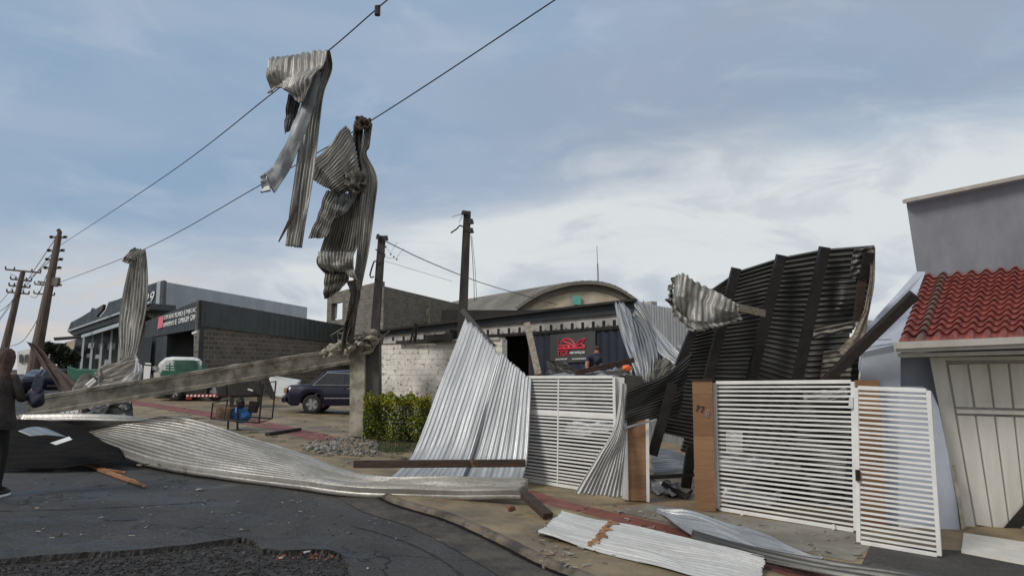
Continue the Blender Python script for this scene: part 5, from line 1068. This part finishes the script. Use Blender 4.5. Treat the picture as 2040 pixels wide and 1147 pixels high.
# ================================================================== HEDGE, TREES
def leaves(name, pts, sizes, m, parent, rs, norms=None):
    N = len(pts); V_ = np.empty((N*4, 3)); 
    a = rs.normal(size=(N, 3)); a /= np.linalg.norm(a, axis=1, keepdims=True)
    b_ = np.cross(a, rs.normal(size=(N, 3))); b_ /= np.linalg.norm(b_, axis=1, keepdims=True)
    s_ = np.asarray(sizes)[:, None]
    for k, (i, j) in enumerate(((-1, -.1), (0, -.55), (1, .1), (0, .55))): V_[k::4] = pts+a*s_*i+b_*s_*j
    me = bpy.data.meshes.new(name); me.from_pydata(V_.tolist(), [], np.arange(N*4).reshape(N, 4).tolist())
    me.update(); mi = (rs.rand(N) < .5).astype(int) if isinstance(m, (list, tuple)) else np.zeros(N, int)
    if isinstance(m, (list, tuple)):
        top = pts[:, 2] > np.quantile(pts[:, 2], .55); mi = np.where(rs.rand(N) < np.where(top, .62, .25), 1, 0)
    o = link(name, me, m, parent); me.polygons.foreach_set('material_index', mi.tolist()); return o
rs = np.random.RandomState(77)
h0, h1 = G(722, 878, .12), G(858, 884, .12)
hd = T('hedge', 'clipped yellow-green hedge in front of the whitewashed brick wall', 'hedge', (h0+h1)/2+Vector((0, .3, 0)))
d = (h1-h0); L = d.length; ux = d.normalized(); uy = Vector((-ux.y, ux.x, 0)); 
if uy.y < 0: uy = -uy
Hh = P(790, 789, h0.y).z-h0.z
N = 15000; pts = []
for k in range(N):
    u, v, w_ = rs.rand(), rs.rand(), rs.rand(); f = rs.rand(); dd = abs(rs.normal())*.06
    if f < .5: v = dd/.8
    elif f < .8: w_ = 1-dd/Hh
    elif f < .92: u = 1-dd/L if rs.rand() < .5 else dd/L
    bump = .03*rs.normal()+.07*math.sin(u*17+v*4)+.04*math.sin(w_*11+u*23)+.03*math.sin(u*41+w_*30)
    q = h0+ux*(u*L)+uy*(v*.9-bump*(1 if f < .5 else 0))+Vector((0, 0, .05+w_*(Hh-.05)+(bump*.8 if f >= .5 else 0))); pts.append(q[:])
leaves('foliage', np.array(pts), rs.uniform(.018, .036, N), ['leaf', 'leafy'], hd, rs)
mb = MB()
for k in range(24):
    q = h0+ux*(rs.rand()*L)+uy*(.1+rs.rand()*.7); mb.tube([q, q+Vector((rs.normal()*.05, 0, .4)), q+Vector((rs.normal()*.15, rs.normal()*.1, Hh*.85))], .018, 5, .006)
build('stems', mb, 'stem', hd)
mb = MB(); rs = np.random.RandomState(78); pts = []
for k in range(2600):
    x = rs.uniform(735, 850); y = rs.uniform(880, 902); q = G(x, y, .12)
    hgt = rs.uniform(.02, .07); a = rs.rand()*6.28; e = Vector((math.cos(a), math.sin(a), 0))*.006; t = q+Vector((rs.normal()*.02, rs.normal()*.02, hgt)); mb.add([q-e, q+e, t], [(0, 1, 2)])
stuff(tag(build('grass', mb, 'grassm'), 'patch of short grass at the foot of the hedge', 'grass'))
mb = MB(); mb.bar(G(728, 898, .12), G(812, 918, .12), .10, .10); mb.bar(G(812, 918, .12), G(880, 925, .12), .10, .10); tag(build('planter_edging', mb, 'kerb', bevel=.01), 'low concrete edging in front of the hedge', 'edging')
def crown(name, label, x, y0, y1, wpx, D, m='leafdark', n_=2500, cat='tree'):
    c = P(x, (y0+y1)/2, D); r = wpx/2*D/F; hh = (y1-y0)/2*D/F; base = Vector((c.x, c.y, gz(c.x)))
    o = T(name, label, cat, base); rs = np.random.RandomState(int(x)); pts = []
    cl = [(c+Vector((rs.uniform(-.7, .7)*r, rs.uniform(-.7, .7)*r, rs.uniform(-.7, .7)*hh)), rs.uniform(.25, .5)) for _ in range(14)]
    for k in range(n_):
        cc, f = cl[rs.randint(14)]; v = rs.normal(size=3); v /= np.linalg.norm(v); q = cc+Vector(v*np.array([r, r, hh])*f*rs.uniform(.7, 1.05)); pts.append(q[:])
    leaves('crown', np.array(pts), rs.uniform(.07, .16, n_), m, o, rs)
    mb = MB(); mb.tube([base, base.lerp(c, .5), c], .18, 8, .08)
    for k in range(5): mb.tube([c-Vector((0, 0, hh*.6)), cl[k][0]], .07, 6, .02)
    build('trunk', mb, 'stem', o); return o
crown('shade_tree', 'dark green tree behind the leaning wooden pole', 118, 682, 742, 62, 50)
# ================================================================== VEHICLES
def wheel(parent, c, r, w_, axis, spokes=5, rim='rim'):
    """tyre with rim as sub-part"""
    axis = Vector(axis).normalized(); mb = MB(); up = Vector((0, 0, 1)); sd = axis.cross(up).normalized(); N = 32
    prof = [(-w_/2, r*.62), (-w_/2, r*.9), (-w_/2*.8, r*.985), (0, r), (w_/2*.8, r*.985), (w_/2, r*.9), (w_/2, r*.62)]
    rows = [[c+axis*a+(up*math.cos(t)+sd*math.sin(t))*b for t in [2*math.pi*k/N for k in range(N+1)]] for a, b in prof]; mb.grid(rows)
    o = build('wheel', mb, 'tyre', parent, smooth=True)
    mb = MB(); e = w_/2*.7
    for sgn in (1,):
        rows = [[c+axis*e*q+(up*math.cos(t)+sd*math.sin(t))*b for t in [2*math.pi*k/N for k in range(N+1)]] for q, b in ((1.3, r*.66), (1.35, r*.60), (.9, r*.55))]; mb.grid(rows)
        mb.add([c+axis*e*.5+(up*math.cos(2*math.pi*k/N)+sd*math.sin(2*math.pi*k/N))*r*.6 for k in range(N)], [tuple(range(N))])
        for k in range(spokes):
            t = 2*math.pi*k/spokes+.3; dr = up*math.cos(t)+sd*math.sin(t); mb.bar(c+axis*e*1.25, c+axis*e*1.25+dr*r*.6, .11, .03, up=axis, w2=.07)
        mb.tube([c+axis*e*.9, c+axis*e*1.5], r*.17, 12)
    build('rim', mb, rim, o); return o
def car(name, label, base, yaw, m='carblue', group=None, scale=1.0, paint_name='body'):
    """three-box saloon, front towards local +x, built in world space at base"""
    o = T(name, label, 'car', base, group); R = Matrix.Rotation(yaw, 3, 'Z')
    W_ = lambda x, y, z_: Vector(base)+R @ Vector((x*scale, y*scale, z_*scale))
    # side silhouette of the lower body, rear at x=-2.2
    prof = [(-2.18, .42, .93), (-2.21, .62, .96), (-2.17, .86, .93), (-2.08, .93, .88), (-1.35, .955, .86), (-1.1, .95, .85)]
    xs = np.linspace(-2.2, 2.15, 60)
    def top(x): return np.interp(x, [-2.2, -2.15, -2.05, -1.3, 1.0, 1.95, 2.12, 2.15], [.62, .84, .90, .93, .90, .76, .66, .5])
    def bot(x): 
        z0 = np.interp(x, [-2.2, -2.0, 2.0, 2.15], [.42, .26, .26, .36])
        for wx in (-1.32, 1.28):
            dx = abs(x-wx)
            if dx < .37: z0 = max(z0, .30+math.sqrt(.37**2-dx*dx))
        return z0
    def half(x): return np.interp(x, [-2.2, -2.1, -1.6, 1.5, 2.0, 2.15], [.70, .80, .84, .84, .76, .64])
    rows = []
    for x in xs:
        b_, t_, h_ = bot(x), top(x), half(x); t_ = max(t_, b_+.05)
        mid = b_+(t_-b_)*.55
        sec = [(-h_*.93, b_), (-h_, b_+(t_-b_)*.25), (-h_*1.0, mid), (-h_*.97, t_-.06), (-h_*.90, t_), (-h_*.5, t_+.012), (0, t_+.018), (h_*.5, t_+.012), (h_*.90, t_), (h_*.97, t_-.06), (h_, mid), (h_, b_+(t_-b_)*.25), (h_*.93, b_)]
        rows.append([W_(x, y, z_) for y, z_ in sec])
    mb = MB(); mb.grid(rows)
    for r in (rows[0], rows[-1]): mb.add(r, [tuple(range(len(r)))])
    # greenhouse
    G_ = [(-1.42, .93, .76), (-1.18, 1.20, .64), (-.92, 1.345, .57), (-.2, 1.375, .565), (.35, 1.355, .57), (.62, 1.24, .62), (1.08, .92, .74)]
    gr = []
    for x, z_, h_ in G_: gr.append([W_(x, -(h_*.0+.80), .90), W_(x, -h_, max(z_-.02, .90)), W_(x, -h_*.85, z_), W_(x, 0, z_+.02), W_(x, h_*.85, z_), W_(x, h_, max(z_-.02, .90)), W_(x, .80, .90)])
    mb.grid(gr); bo = build('body', mb, m, o, smooth=True); bo.data.set_sharp_from_angle(angle=math.radians(42))
    for s_ in (-1, 1):
        def sp_(x, f, off=.012):     # point on the greenhouse side, f 0..1 up
            xs_ = [g[0] for g in G_]; zt_ = np.interp(x, xs_, [g[1] for g in G_])-.02; h_ = np.interp(x, xs_, [g[2] for g in G_]); z_ = .90+(zt_-.90)*f; y = .80+(h_-.80)*f
            return W_(x, s_*(y+off), z_)
        for xa, xb, xc, xd in ((-1.24, -.34, -.34, -.88), (-.27, .93, .50, -.27)):
            mb = MB(); q = [sp_(xa, .08), sp_(xb, .08), sp_(xc, .88), sp_(xd, .88)]; mb.prism(q, R @ Vector((0, -s_*.01, 0))); build('side_window', mb, 'glass', o)
        mb = MB(); fr_ = [sp_(-1.30, .06, .02), sp_(.98, .06, .02), sp_(.50, .95, .02), sp_(-.90, .95, .02), sp_(-1.30, .06, .02)]; 
        for a_, b_ in zip(fr_, fr_[1:]): mb.bar(a_, b_, .028, .028)
        build('window_trim', mb, 'chrome', o)
        mb = MB(); mb.bar(W_(-.93, s_*.853, .50), W_(.9, s_*.853, .50), .012, .035); build('side_moulding', mb, 'chrome', o)
        mb = MB(); mb.bar(W_(-.20, s_*.855, .80), W_(-.02, s_*.855, .80), .03, .03); build('door_handle', mb, 'chrome', o)
        mb = MB(); mb.bar(W_(-.30, s_*.838, .30), W_(-.30, s_*.838, .88), .012, .012); build('door_seam', mb, 'black', o); mb = MB(); mb.bar(W_(.95, s_*.838, .30), W_(.92, s_*.838, .88), .012, .012); build('door_seam', mb, 'black', o)
        mb = MB(); mb.box(W_(-2.16, s_*.60, .74), (.12*scale, .34*scale, .16*scale), R); build('tail_light', mb, 'redlamp', o, bevel=.01)
        mb = MB(); mb.box(W_(-2.165, s_*.80, .74), (.09*scale, .06*scale, .12*scale), R); build('indicator', mb, 'amber', o, bevel=.008)
        for wx in (-1.32, 1.28): wheel(o, W_(wx, s_*.74, .305), .305*scale, .19*scale, R @ Vector((0, s_, 0)))
    mb = MB(); q = [W_(-1.40, -.62, .955), W_(-1.40, .62, .955), W_(-.98, .50, 1.325), W_(-.98, -.50, 1.325)]; q = [p+R @ Vector((-.03, 0, .02)) for p in q]; mb.prism(q, R @ Vector((.02, 0, -.01))); build('rear_window', mb, 'glassg', o)
    mb = MB(); q = [W_(1.06, -.62, .945), W_(1.06, .62, .945), W_(.66, .50, 1.24), W_(.66, -.50, 1.24)]; q = [p+R @ Vector((.03, 0, .02)) for p in q]; mb.prism(q, R @ Vector((.01, 0, .01))); build('windscreen', mb, 'glass', o)
    mb = MB(); mb.box(W_(-2.2, 0, .46), (.16*scale, 1.64*scale, .17*scale), R); build('bumper', mb, m, o, bevel=.03); mb = MB(); mb.box(W_(2.12, 0, .42), (.16*scale, 1.5*scale, .17*scale), R); build('bumper', mb, m, o, bevel=.03)
    return o
cb = G(640, 824, .12)
p = P(617, 822, cb.y)
car('parked_car', 'midnight blue saloon parked half behind the concrete pole stub', (p.x+1.32+.05, p.y+.75, cb.z), math.radians(3))
q = G(100, 768, .0); car('parked_car', 'dark blue car far left beside the leaning wooden pole', (P(112, 760, 40).x, 40, gz(-24)), math.radians(60))
for m_ in [o for o in bpy.data.objects if o.name.startswith('parked_car')]: m_['group'] = 'parked cars'
# green and white truck
D = 30; tb = P(356, 808, D); tb.z = gz(tb.x)+.12
tk = T('stake_bed_truck', 'old white truck seen from behind with green slatted cargo bed', 'truck', tb)
def tp(x, y, D_=D): return P(x, y, D_)
mb = MB(); out = [(300, 790), (306, 745), (318, 722), (330, 712), (345, 710), (385, 711), (399, 714), (404, 722), (406, 745), (408, 790)]
pxp(mb, out, D+2.2, 1.6); build('cab', mb, 'cabwhite', tk, bevel=.12)
mb = MB(); pxp(mb, [(347, 723), (350, 717), (388, 717), (393, 723), (394, 736), (347, 736)], D+2.15, .06); build('rear_window', mb, 'glassg', tk)
mb = MB()
for k in range(9):
    y = 717+k*5.0; x0, x1 = (330, 408) if k > 1 else (345, 396); pxp(mb, [(x0, y), (x1+2, y+1.5), (x1+2, y+4.5), (x0, y+3)], D+1.6, .05)
for x in (337, 352, 370, 388, 402): pxp(mb, [(x, 722), (x+2.5, 722), (x+2.5, 760), (x, 760)], D+1.65, .06)
pxp(mb, [(322, 737), (410, 738), (412, 762), (320, 762)], D+1.3, .3)
build('slatted_bed', mb, 'green', tk)
mb = MB(); pxp(mb, [(322, 758), (412, 758), (412, 786), (322, 786)], D, 2.4); pxp(mb, [(318, 786), (470, 776), (470, 788), (318, 794)], D+.3, .6); build('chassis', mb, 'black', tk)
mb = MB()
for k in range(11): x = 372+k*7.6; pxp(mb, [(x, 786), (x+4, 785.8), (x+3, 789.5), (x-1, 789.7)], D-.05, .04)
build('reflective_strip', mb, 'signwhite', tk)
mb = MB(); pxp(mb, [(370, 785.5), (456, 784.5), (456, 790), (370, 791)], D-.03, .03); pxp(mb, [(370, 792), (382, 792), (382, 795), (370, 795)], D-.05, .04); build('bumper_bar', mb, 'redlamp', tk)
wheel(tk, Vector((tp(350, 790).x, D+.1, tb.z+.36)), .36, .25, (-.5, -1, 0)); wheel(tk, Vector((tp(424, 790).x, D+.3, tb.z+.36)), .36, .25, (.2, -1, 0))
mb = MB(); pxp(mb, [(306, 742), (318, 740), (322, 762), (308, 762)], D+2.0, .3); mb.tube([tp(309, 737, D+2.2), tp(309, 729, D+2.2)], .12, 8); build('door_mirror', mb, 'gutter', tk)
# dark machinery in yard
mc = T('covered_machine', 'black covered machine standing between the truck and the blue car', 'machine', G(500, 806, .12))
mb = MB(); pxp(mb, [(452, 762), (470, 757), (500, 752), (520, 756), (524, 790), (455, 792)], 26, 1.4); build('box', mb, 'black', mc, bevel=.08)
mb = MB(); pxp(mb, [(430, 768), (452, 764), (455, 792), (432, 790)], 26.2, 1.0); build('side_bin', mb, 'black', mc, bevel=.06)
for x in (462, 516): mb = MB(); mb.bar(P(x, 790, 26), Vector((P(x, 800, 26).x, 26, gz(-10)+.12)), .1, .1); build('leg', mb, 'black', mc)
mb = MB(); mb.tube([P(494, 775, 25.9), P(504, 778, 25.9)], .03, 6); build('handle', mb, 'white', mc)
mb = MB(); mb.prism([P(534, 752, 25.4), P(546, 749, 25.4), P(598, 757, 25.6), P(590, 772, 25.4), P(562, 792, 25.2), P(548, 790, 25.2)], (0, .3, 0)); tag(build('folded_tarpaulin', mb, 'cabwhite', bevel=.06), 'whitish folded tarpaulin left of the blue car', 'tarpaulin')
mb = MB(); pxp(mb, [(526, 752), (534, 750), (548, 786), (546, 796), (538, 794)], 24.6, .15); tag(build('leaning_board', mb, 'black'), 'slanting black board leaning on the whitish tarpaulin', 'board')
mb = MB(); pxp(mb, [(134, 728), (150, 734), (238, 736), (250, 732), (246, 744), (220, 762), (160, 766), (134, 752)], 34, 2); tag(build('green_container', mb, 'green', bevel=.05), 'dark green open container behind the sheet pile at left', 'container')
mb = MB(); pxp(mb, [(287, 728), (301, 729), (297, 762), (285, 762)], 32, .3); pxp(mb, [(289, 722), (301, 723), (301, 726), (289, 725)], 32, .3); tag(build('notice_board', mb, 'signwhite'), 'narrow white notice board by the workshop entrance', 'notice board')
# ================================================================== BASKET
bk = G(470, 858, .12); Db = bk.y
bs = T('litter_basket', 'black wire rubbish basket on legs holding bags', 'basket', bk)
mb = MB(); f0 = [P(424, 803, Db-.1), P(524, 765, Db-.1), P(516, 842, Db-.05), P(420, 834, Db-.05)]; bkk = [p+Vector((.12, .55, .06)) for p in f0]
for r in (f0, bkk):
    mb.tube([r[0], r[3]], .018, 6); mb.tube([r[3], r[2]], .018, 6); mb.tube([r[2], r[1]], .018, 6)
for a_, c_ in zip(f0, bkk): mb.tube([a_, c_], .012, 6)
mb.tube([P(452, 803, Db), P(446, 838, Db)], .009, 5); mb.tube([f0[0].lerp(f0[3], .1), P(516, 806, Db-.1)], .008, 5)
build('frame', mb, 'black', bs)
mb = MB()
for k in range(1, 22):
    t = k/22; mb.tube([P(424+100*t, 804, Db-.08).lerp(P(424+100*t, 806, Db-.08), 0), f0[3].lerp(f0[2], t)], .003, 4); 
for k in range(1, 5): mb.tube([f0[0].lerp(f0[3], k/5), P(517+5*(1-k/5), 806+36*k/5, Db-.08)], .003, 4)
for k in range(1, 12): mb.tube([f0[3].lerp(f0[2], k/12), bkk[3].lerp(bkk[2], k/12)], .003, 4)
build('wire_mesh', mb, 'black', bs)
for x, y0 in ((455, 836), (474, 800)):
    mb = MB(); q = P(x-1, 855, Db+.1); mb.bar(P(x, y0, Db+.1), Vector((q.x, q.y, bk.z)), .035, .035); build('leg', mb, 'black', bs)
def blob(name, label, cat, c, r, sc_, m, seed, knots=()):
    rs = np.random.RandomState(seed); mb = MB(); N, K = 22, 14; rows = []
    for i in range(K+1):
        th = math.pi*i/K; r_ = []
        for j in range(N):
            ph = 2*math.pi*j/N; k = 1+.10*math.sin(3*ph+seed+th*4)+.10*abs(math.sin(5*ph+th*7))+.08*abs(math.sin(8*ph-th*11+seed))-.08
            r_.append(Vector(c)+Vector((math.sin(th)*math.cos(ph)*sc_[0], math.sin(th)*math.sin(ph)*sc_[1], math.cos(th)*sc_[2]))*r*k)
        r_.append(r_[0]); rows.append(r_)
    mb.grid(rows, flip=True)
    for (dx, dy, dz) in knots: mb.tube([Vector(c)+Vector((0, 0, r*sc_[2]*.9)), Vector(c)+Vector((dx, dy, dz))], .03, 7, .05)
    return tag(build(name, mb, m, smooth=True), label, cat)
blob('rubbish_bag', 'knotted blue plastic bag in the wire basket', 'bag', P(479, 826, Db+.3), .20, (1.25, .9, .82), 'bag', 3, [(.04, 0, .22), (-.05, 0, .20)])
blob('rubbish_bag', 'small black bag on top of the basket contents', 'bag', P(479, 802, Db+.2), .10, (.9, .8, 1.3), 'black', 5)
mb = MB(); mb.box(P(505, 810, Db+.3), (.20, .16, .26), Matrix.Rotation(.15, 3, 'Y')); tag(build('black_crate', mb, 'trousers', bevel=.02), 'black square crate at the right of the wire basket', 'crate')
mb = MB(); mb.box(P(449, 822, Db+.2), (.34, .3, .26), Matrix.Rotation(.1, 3, 'Y')); tag(build('cardboard_box', mb, 'card', bevel=.01), 'brown cardboard box in the left of the wire basket', 'box')
blob('orange_bundle', 'orange plastic bundle caught above the left gate', 'bundle', P(1249, 733, 11.6), .075, (1.0, .7, .62), 'orange', 2)
# ================================================================== PEOPLE
def bodypart(name, me, mfun, mats, parent):
    for p in me.polygons: p.material_index = mfun(p.center)
    o = link(name, me, mats, parent, True); return o
def person_left():
    base = G(16, 990, 0.0); D = base.y; X = P(-9, 800, D).x; g0 = base.z; H = 1.74
    o = T('person', 'long-haired person in dark jacket seen from behind at the left edge', 'person', (X, D, g0))
    def q(x, y, z_): return Vector((X+x*1.05, D+y, g0+z_*1.035))
    # facing away and slightly right, right forearm raised in front, left bent too
    nd = {'pelvis': (q(-.02, 0, .95), .175, .135), 'belly': (q(-.02, .0, 1.10), .16, .125), 'chest': (q(-.01, .02, 1.28), .185, .135), 'uchest': (q(0, .02, 1.40), .15, .11), 'neck': (q(.02, .03, 1.48), .062, .062), 'headl': (q(.03, .05, 1.565), .075, .085), 'head': (q(.035, .05, 1.64), .088, .10),
          'sr': (q(.18, .02, 1.39), .075, .075), 'er': (q(.27, .04, 1.12), .058, .058), 'wr': (q(.25, .26, 1.17), .036, .036), 'palr': (q(.245, .33, 1.21), .042, .026),
          'sl': (q(-.19, .02, 1.39), .075, .075), 'el': (q(-.26, .06, 1.12), .058, .058), 'wl': (q(-.12, .27, 1.20), .036, .036), 'pall': (q(-.07, .33, 1.24), .042, .026),
          'hr': (q(.09, 0, .88), .105, .11), 'kr': (q(.10, .03, .50), .068, .072), 'ar': (q(.10, -.02, .11), .045, .05), 'fr': (q(.13, .13, .05), .045, .036),
          'hl': (q(-.11, 0, .88), .105, .11), 'kl': (q(-.12, .02, .50), .068, .072), 'al': (q(-.13, -.03, .11), .045, .05), 'fl': (q(-.12, .12, .05), .045, .036)}
    ed = [('pelvis', 'belly'), ('belly', 'chest'), ('chest', 'uchest'), ('uchest', 'neck'), ('neck', 'headl'), ('headl', 'head'), ('uchest', 'sr'), ('sr', 'er'), ('er', 'wr'), ('wr', 'palr'), ('uchest', 'sl'), ('sl', 'el'), ('el', 'wl'), ('wl', 'pall'), ('pelvis', 'hr'), ('hr', 'kr'), ('kr', 'ar'), ('ar', 'fr'), ('pelvis', 'hl'), ('hl', 'kl'), ('kl', 'al'), ('al', 'fl')]
    # fingers
    for s_, pal, dx in (('r', q(.245, .33, 1.21), 1), ('l', q(-.07, .33, 1.24), -1)):
        for k in range(4):
            a_ = pal+Vector(((k-1.5)*.020, .035, .01)); L = (.032, .038, .036, .028)[k]
            nd[f'f{s_}{k}a'] = (a_, .010, .010); nd[f'f{s_}{k}b'] = (a_+Vector((0, L*.8, .012)), .009, .009); nd[f'f{s_}{k}c'] = (a_+Vector((0, L*1.5, -.004)), .0078, .0078)
            ed += [('pal'+s_, f'f{s_}{k}a'), (f'f{s_}{k}a', f'f{s_}{k}b'), (f'f{s_}{k}b', f'f{s_}{k}c')]
        nd[f't{s_}a'] = (pal+Vector((-dx*.045, -.005, .02)), .011, .011); nd[f't{s_}b'] = (pal+Vector((-dx*.055, .03, .035)), .009, .009); ed += [('pal'+s_, f't{s_}a'), (f't{s_}a', f't{s_}b')]
    me = skin(nd, ed, 'pelvis')
    def mf(c):
        z_ = c.z-g0
        if z_ > 1.47: return 1
        if c.y-D > .27: return 1
        if z_ < .09: return 3
        return 0 if z_ > .80 else 2
    bodypart('body', me, mf, ['jacket', 'skin', 'trousers', 'black'], o)
    # jacket shell, slightly flared hem and hood roll
    N = 28; rows = []
    for z_, rx, ry in ((.78, .245, .19), (.82, .25, .195), (.95, .225, .18), (1.08, .205, .165), (1.22, .22, .17), (1.34, .215, .165), (1.42, .16, .135), (1.47, .10, .095)):
        rows.append([q(-.01+math.cos(t)*rx*(1+.02*math.sin(9*t+z_*20)), .01+math.sin(t)*ry, z_+.01*math.sin(5*t)) for t in [2*math.pi*k/N for k in range(N+1)]])
    mb = MB(); mb.grid(rows); build('jacket', mb, 'jacket', o, smooth=True)
    # long hair: cap plus falling strands
    rows = []
    for z_, rx, ry, dy in ((1.735, .02, .02, .04), (1.725, .06, .065, .04), (1.69, .095, .11, .035), (1.63, .112, .125, .03), (1.56, .115, .12, .015), (1.48, .12, .10, -.02), (1.40, .135, .085, -.06), (1.30, .125, .065, -.10), (1.24, .09, .04, -.12)):
        rows.append([q(.03+math.cos(t)*rx*(1+.05*math.sin(11*t)), dy+.02+math.sin(t)*ry*(1+.05*math.sin(13*t)), z_) for t in [2*math.pi*k/N for k in range(N+1)]])
    mb = MB(); mb.grid(rows, flip=True); build('hair', mb, 'hair', o, smooth=True)
    # face features towards +y
    mb = MB(); rock(mb, q(.035, .16, 1.615), .018, np.random.RandomState(1)); 
    for s_ in (-1, 1): rock(mb, q(.035+s_*.088, .05, 1.62), .026, np.random.RandomState(2))
    build('face_features', mb, 'skin', o, smooth=True)
    # shoe with white sole
    for dx in (.10, -.13):
        mb = MB(); sh = [(-.10, -.045), (-.03, -.05), (.08, -.055), (.17, -.04), (.20, 0), (.17, .04), (.08, .055), (-.03, .05), (-.10, .045)]
        pts = [q(dx+b_+.01, a_, .0) for a_, b_ in sh]; pts = [Vector((p.x, p.y, g0+.0)) for p in pts]
        mb.prism(pts, (0, 0, .028)); s = build('shoe_sole', mb, 'signwhite', o, bevel=.008)
        mb = MB(); pts = [Vector((q(dx, 0, 0).x+(p.x-q(dx, 0, 0).x)*.93, p.y, g0+.028)) for p in pts]; mb.prism(pts, (0, 0, .05)); build('shoe', mb, 'black', o, bevel=.02)
    return o, q
pl, q = person_left()
blob('shoulder_bag', 'dark navy bag held at the side of the person at left', 'bag', q(.40, .12, 1.13), .10, (.95, .7, 1.0), 'navycloth', 4)
mb = MB(); pxp(mb, [(72, 742), (90, 752), (84, 775), (70, 792), (62, 770)], 9.2, .12); tag(build('folded_umbrella', mb, 'navycloth', bevel=.02), 'dark folded umbrella end beside the navy bag', 'umbrella')
def person_yard():
    D = 20.5; hd_ = P(1189, 700, D); g0 = hd_.z-1.36; X = P(1180, 720, D).x
    o = T('person', 'bending person in slate shirt working in front of the shop sign', 'person', (X, D, g0))
    def q(x, y, z_): return Vector((X+x, D+y, g0+z_))
    nd = {'pelvis': (q(-.12, .25, .88), .15, .13), 'belly': (q(-.08, .14, 1.02), .14, .12), 'chest': (q(-.02, .05, 1.17), .165, .13), 'uchest': (q(.03, 0, 1.26), .14, .11), 'neck': (q(.09, -.02, 1.31), .055, .055), 'headl': (q(.12, -.04, 1.35), .068, .075), 'head': (q(.14, -.05, 1.41), .080, .088),
          'sr': (q(.16, -.04, 1.22), .065, .065), 'er': (q(.22, -.16, 1.0), .048, .048), 'wr': (q(.16, -.30, .86), .03, .03), 'pr': (q(.15, -.36, .82), .036, .024),
          'sl': (q(-.12, -.04, 1.20), .07, .07), 'el': (q(-.17, -.14, .93), .054, .054), 'wl': (q(-.10, -.26, .72), .034, .034), 'pl': (q(-.08, -.31, .66), .036, .024),
          'hr': (q(-.02, .25, .84), .10, .105), 'kr': (q(.0, .12, .46), .066, .07), 'ar': (q(0, .2, .09), .042, .046), 'fr': (q(0, .06, .04), .04, .034),
          'hl': (q(-.22, .25, .84), .10, .105), 'kl': (q(-.24, .14, .46), .066, .07), 'al': (q(-.25, .24, .09), .042, .046), 'fl': (q(-.25, .10, .04), .04, .034)}
    ed = [('pelvis', 'belly'), ('belly', 'chest'), ('chest', 'uchest'), ('uchest', 'neck'), ('neck', 'headl'), ('headl', 'head'), ('uchest', 'sr'), ('sr', 'er'), ('er', 'wr'), ('wr', 'pr'), ('uchest', 'sl'), ('sl', 'el'), ('el', 'wl'), ('wl', 'pl'), ('pelvis', 'hr'), ('hr', 'kr'), ('kr', 'ar'), ('ar', 'fr'), ('pelvis', 'hl'), ('hl', 'kl'), ('kl', 'al'), ('al', 'fl')]
    for s_, pk in (('r', 'pr'), ('l', 'pl')):
        for k in range(4):
            a_ = nd[pk][0]+Vector(((k-1.5)*.018, -.02, -.03)); L = (.03, .036, .034, .026)[k]
            nd[f'f{s_}{k}a'] = (a_, .010, .010); nd[f'f{s_}{k}b'] = (a_+Vector((0, -.005, -L)), .008, .008); ed += [(pk, f'f{s_}{k}a'), (f'f{s_}{k}a', f'f{s_}{k}b')]
        nd['t'+s_] = (nd[pk][0]+Vector((.04, -.01, -.025)), .011, .011); ed.append((pk, 't'+s_))
    me = skin(nd, ed, 'pelvis')
    el, er = nd['el'][0], nd['er'][0]
    def mf(c):
        z_ = c.z-g0
        if z_ > 1.315 and c.x > X+.04: return 1
        arm = (c.x < X-.10 and c.y < D-.05 and z_ < 1.10) or (c.x > X+.13 and c.y < D-.10 and z_ < 1.08) or (c.y < D-.2)
        if arm: return 1
        return 0 if z_ > .86 else 2
    bodypart('body', me, mf, ['shirt', 'skin', 'trousers'], o)
    N = 18; rows = []
    for z_, r in ((1.505, .01), (1.50, .05), (1.475, .08), (1.44, .094), (1.40, .096), (1.36, .085)):
        rows.append([q(.135+math.cos(t)*r, -.03+math.sin(t)*r*1.1+(.03 if z_ < 1.44 else 0), z_+(.02*math.sin(t+3.6))) for t in [2*math.pi*k/N for k in range(N+1)]])
    mb = MB(); mb.grid(rows, flip=True); build('hair', mb, 'hair', o, smooth=True)
    mb = MB(); rock(mb, q(.16, -.135, 1.395), .016, np.random.RandomState(1)); build('nose', mb, 'skin', o)
    return q
qy = person_yard()
blob('dark_bundle', 'dark bundle in front of the bending person', 'bundle', P(1191, 716, 20.1), .12, (1.0, .8, 1.1), 'navycloth', 6)
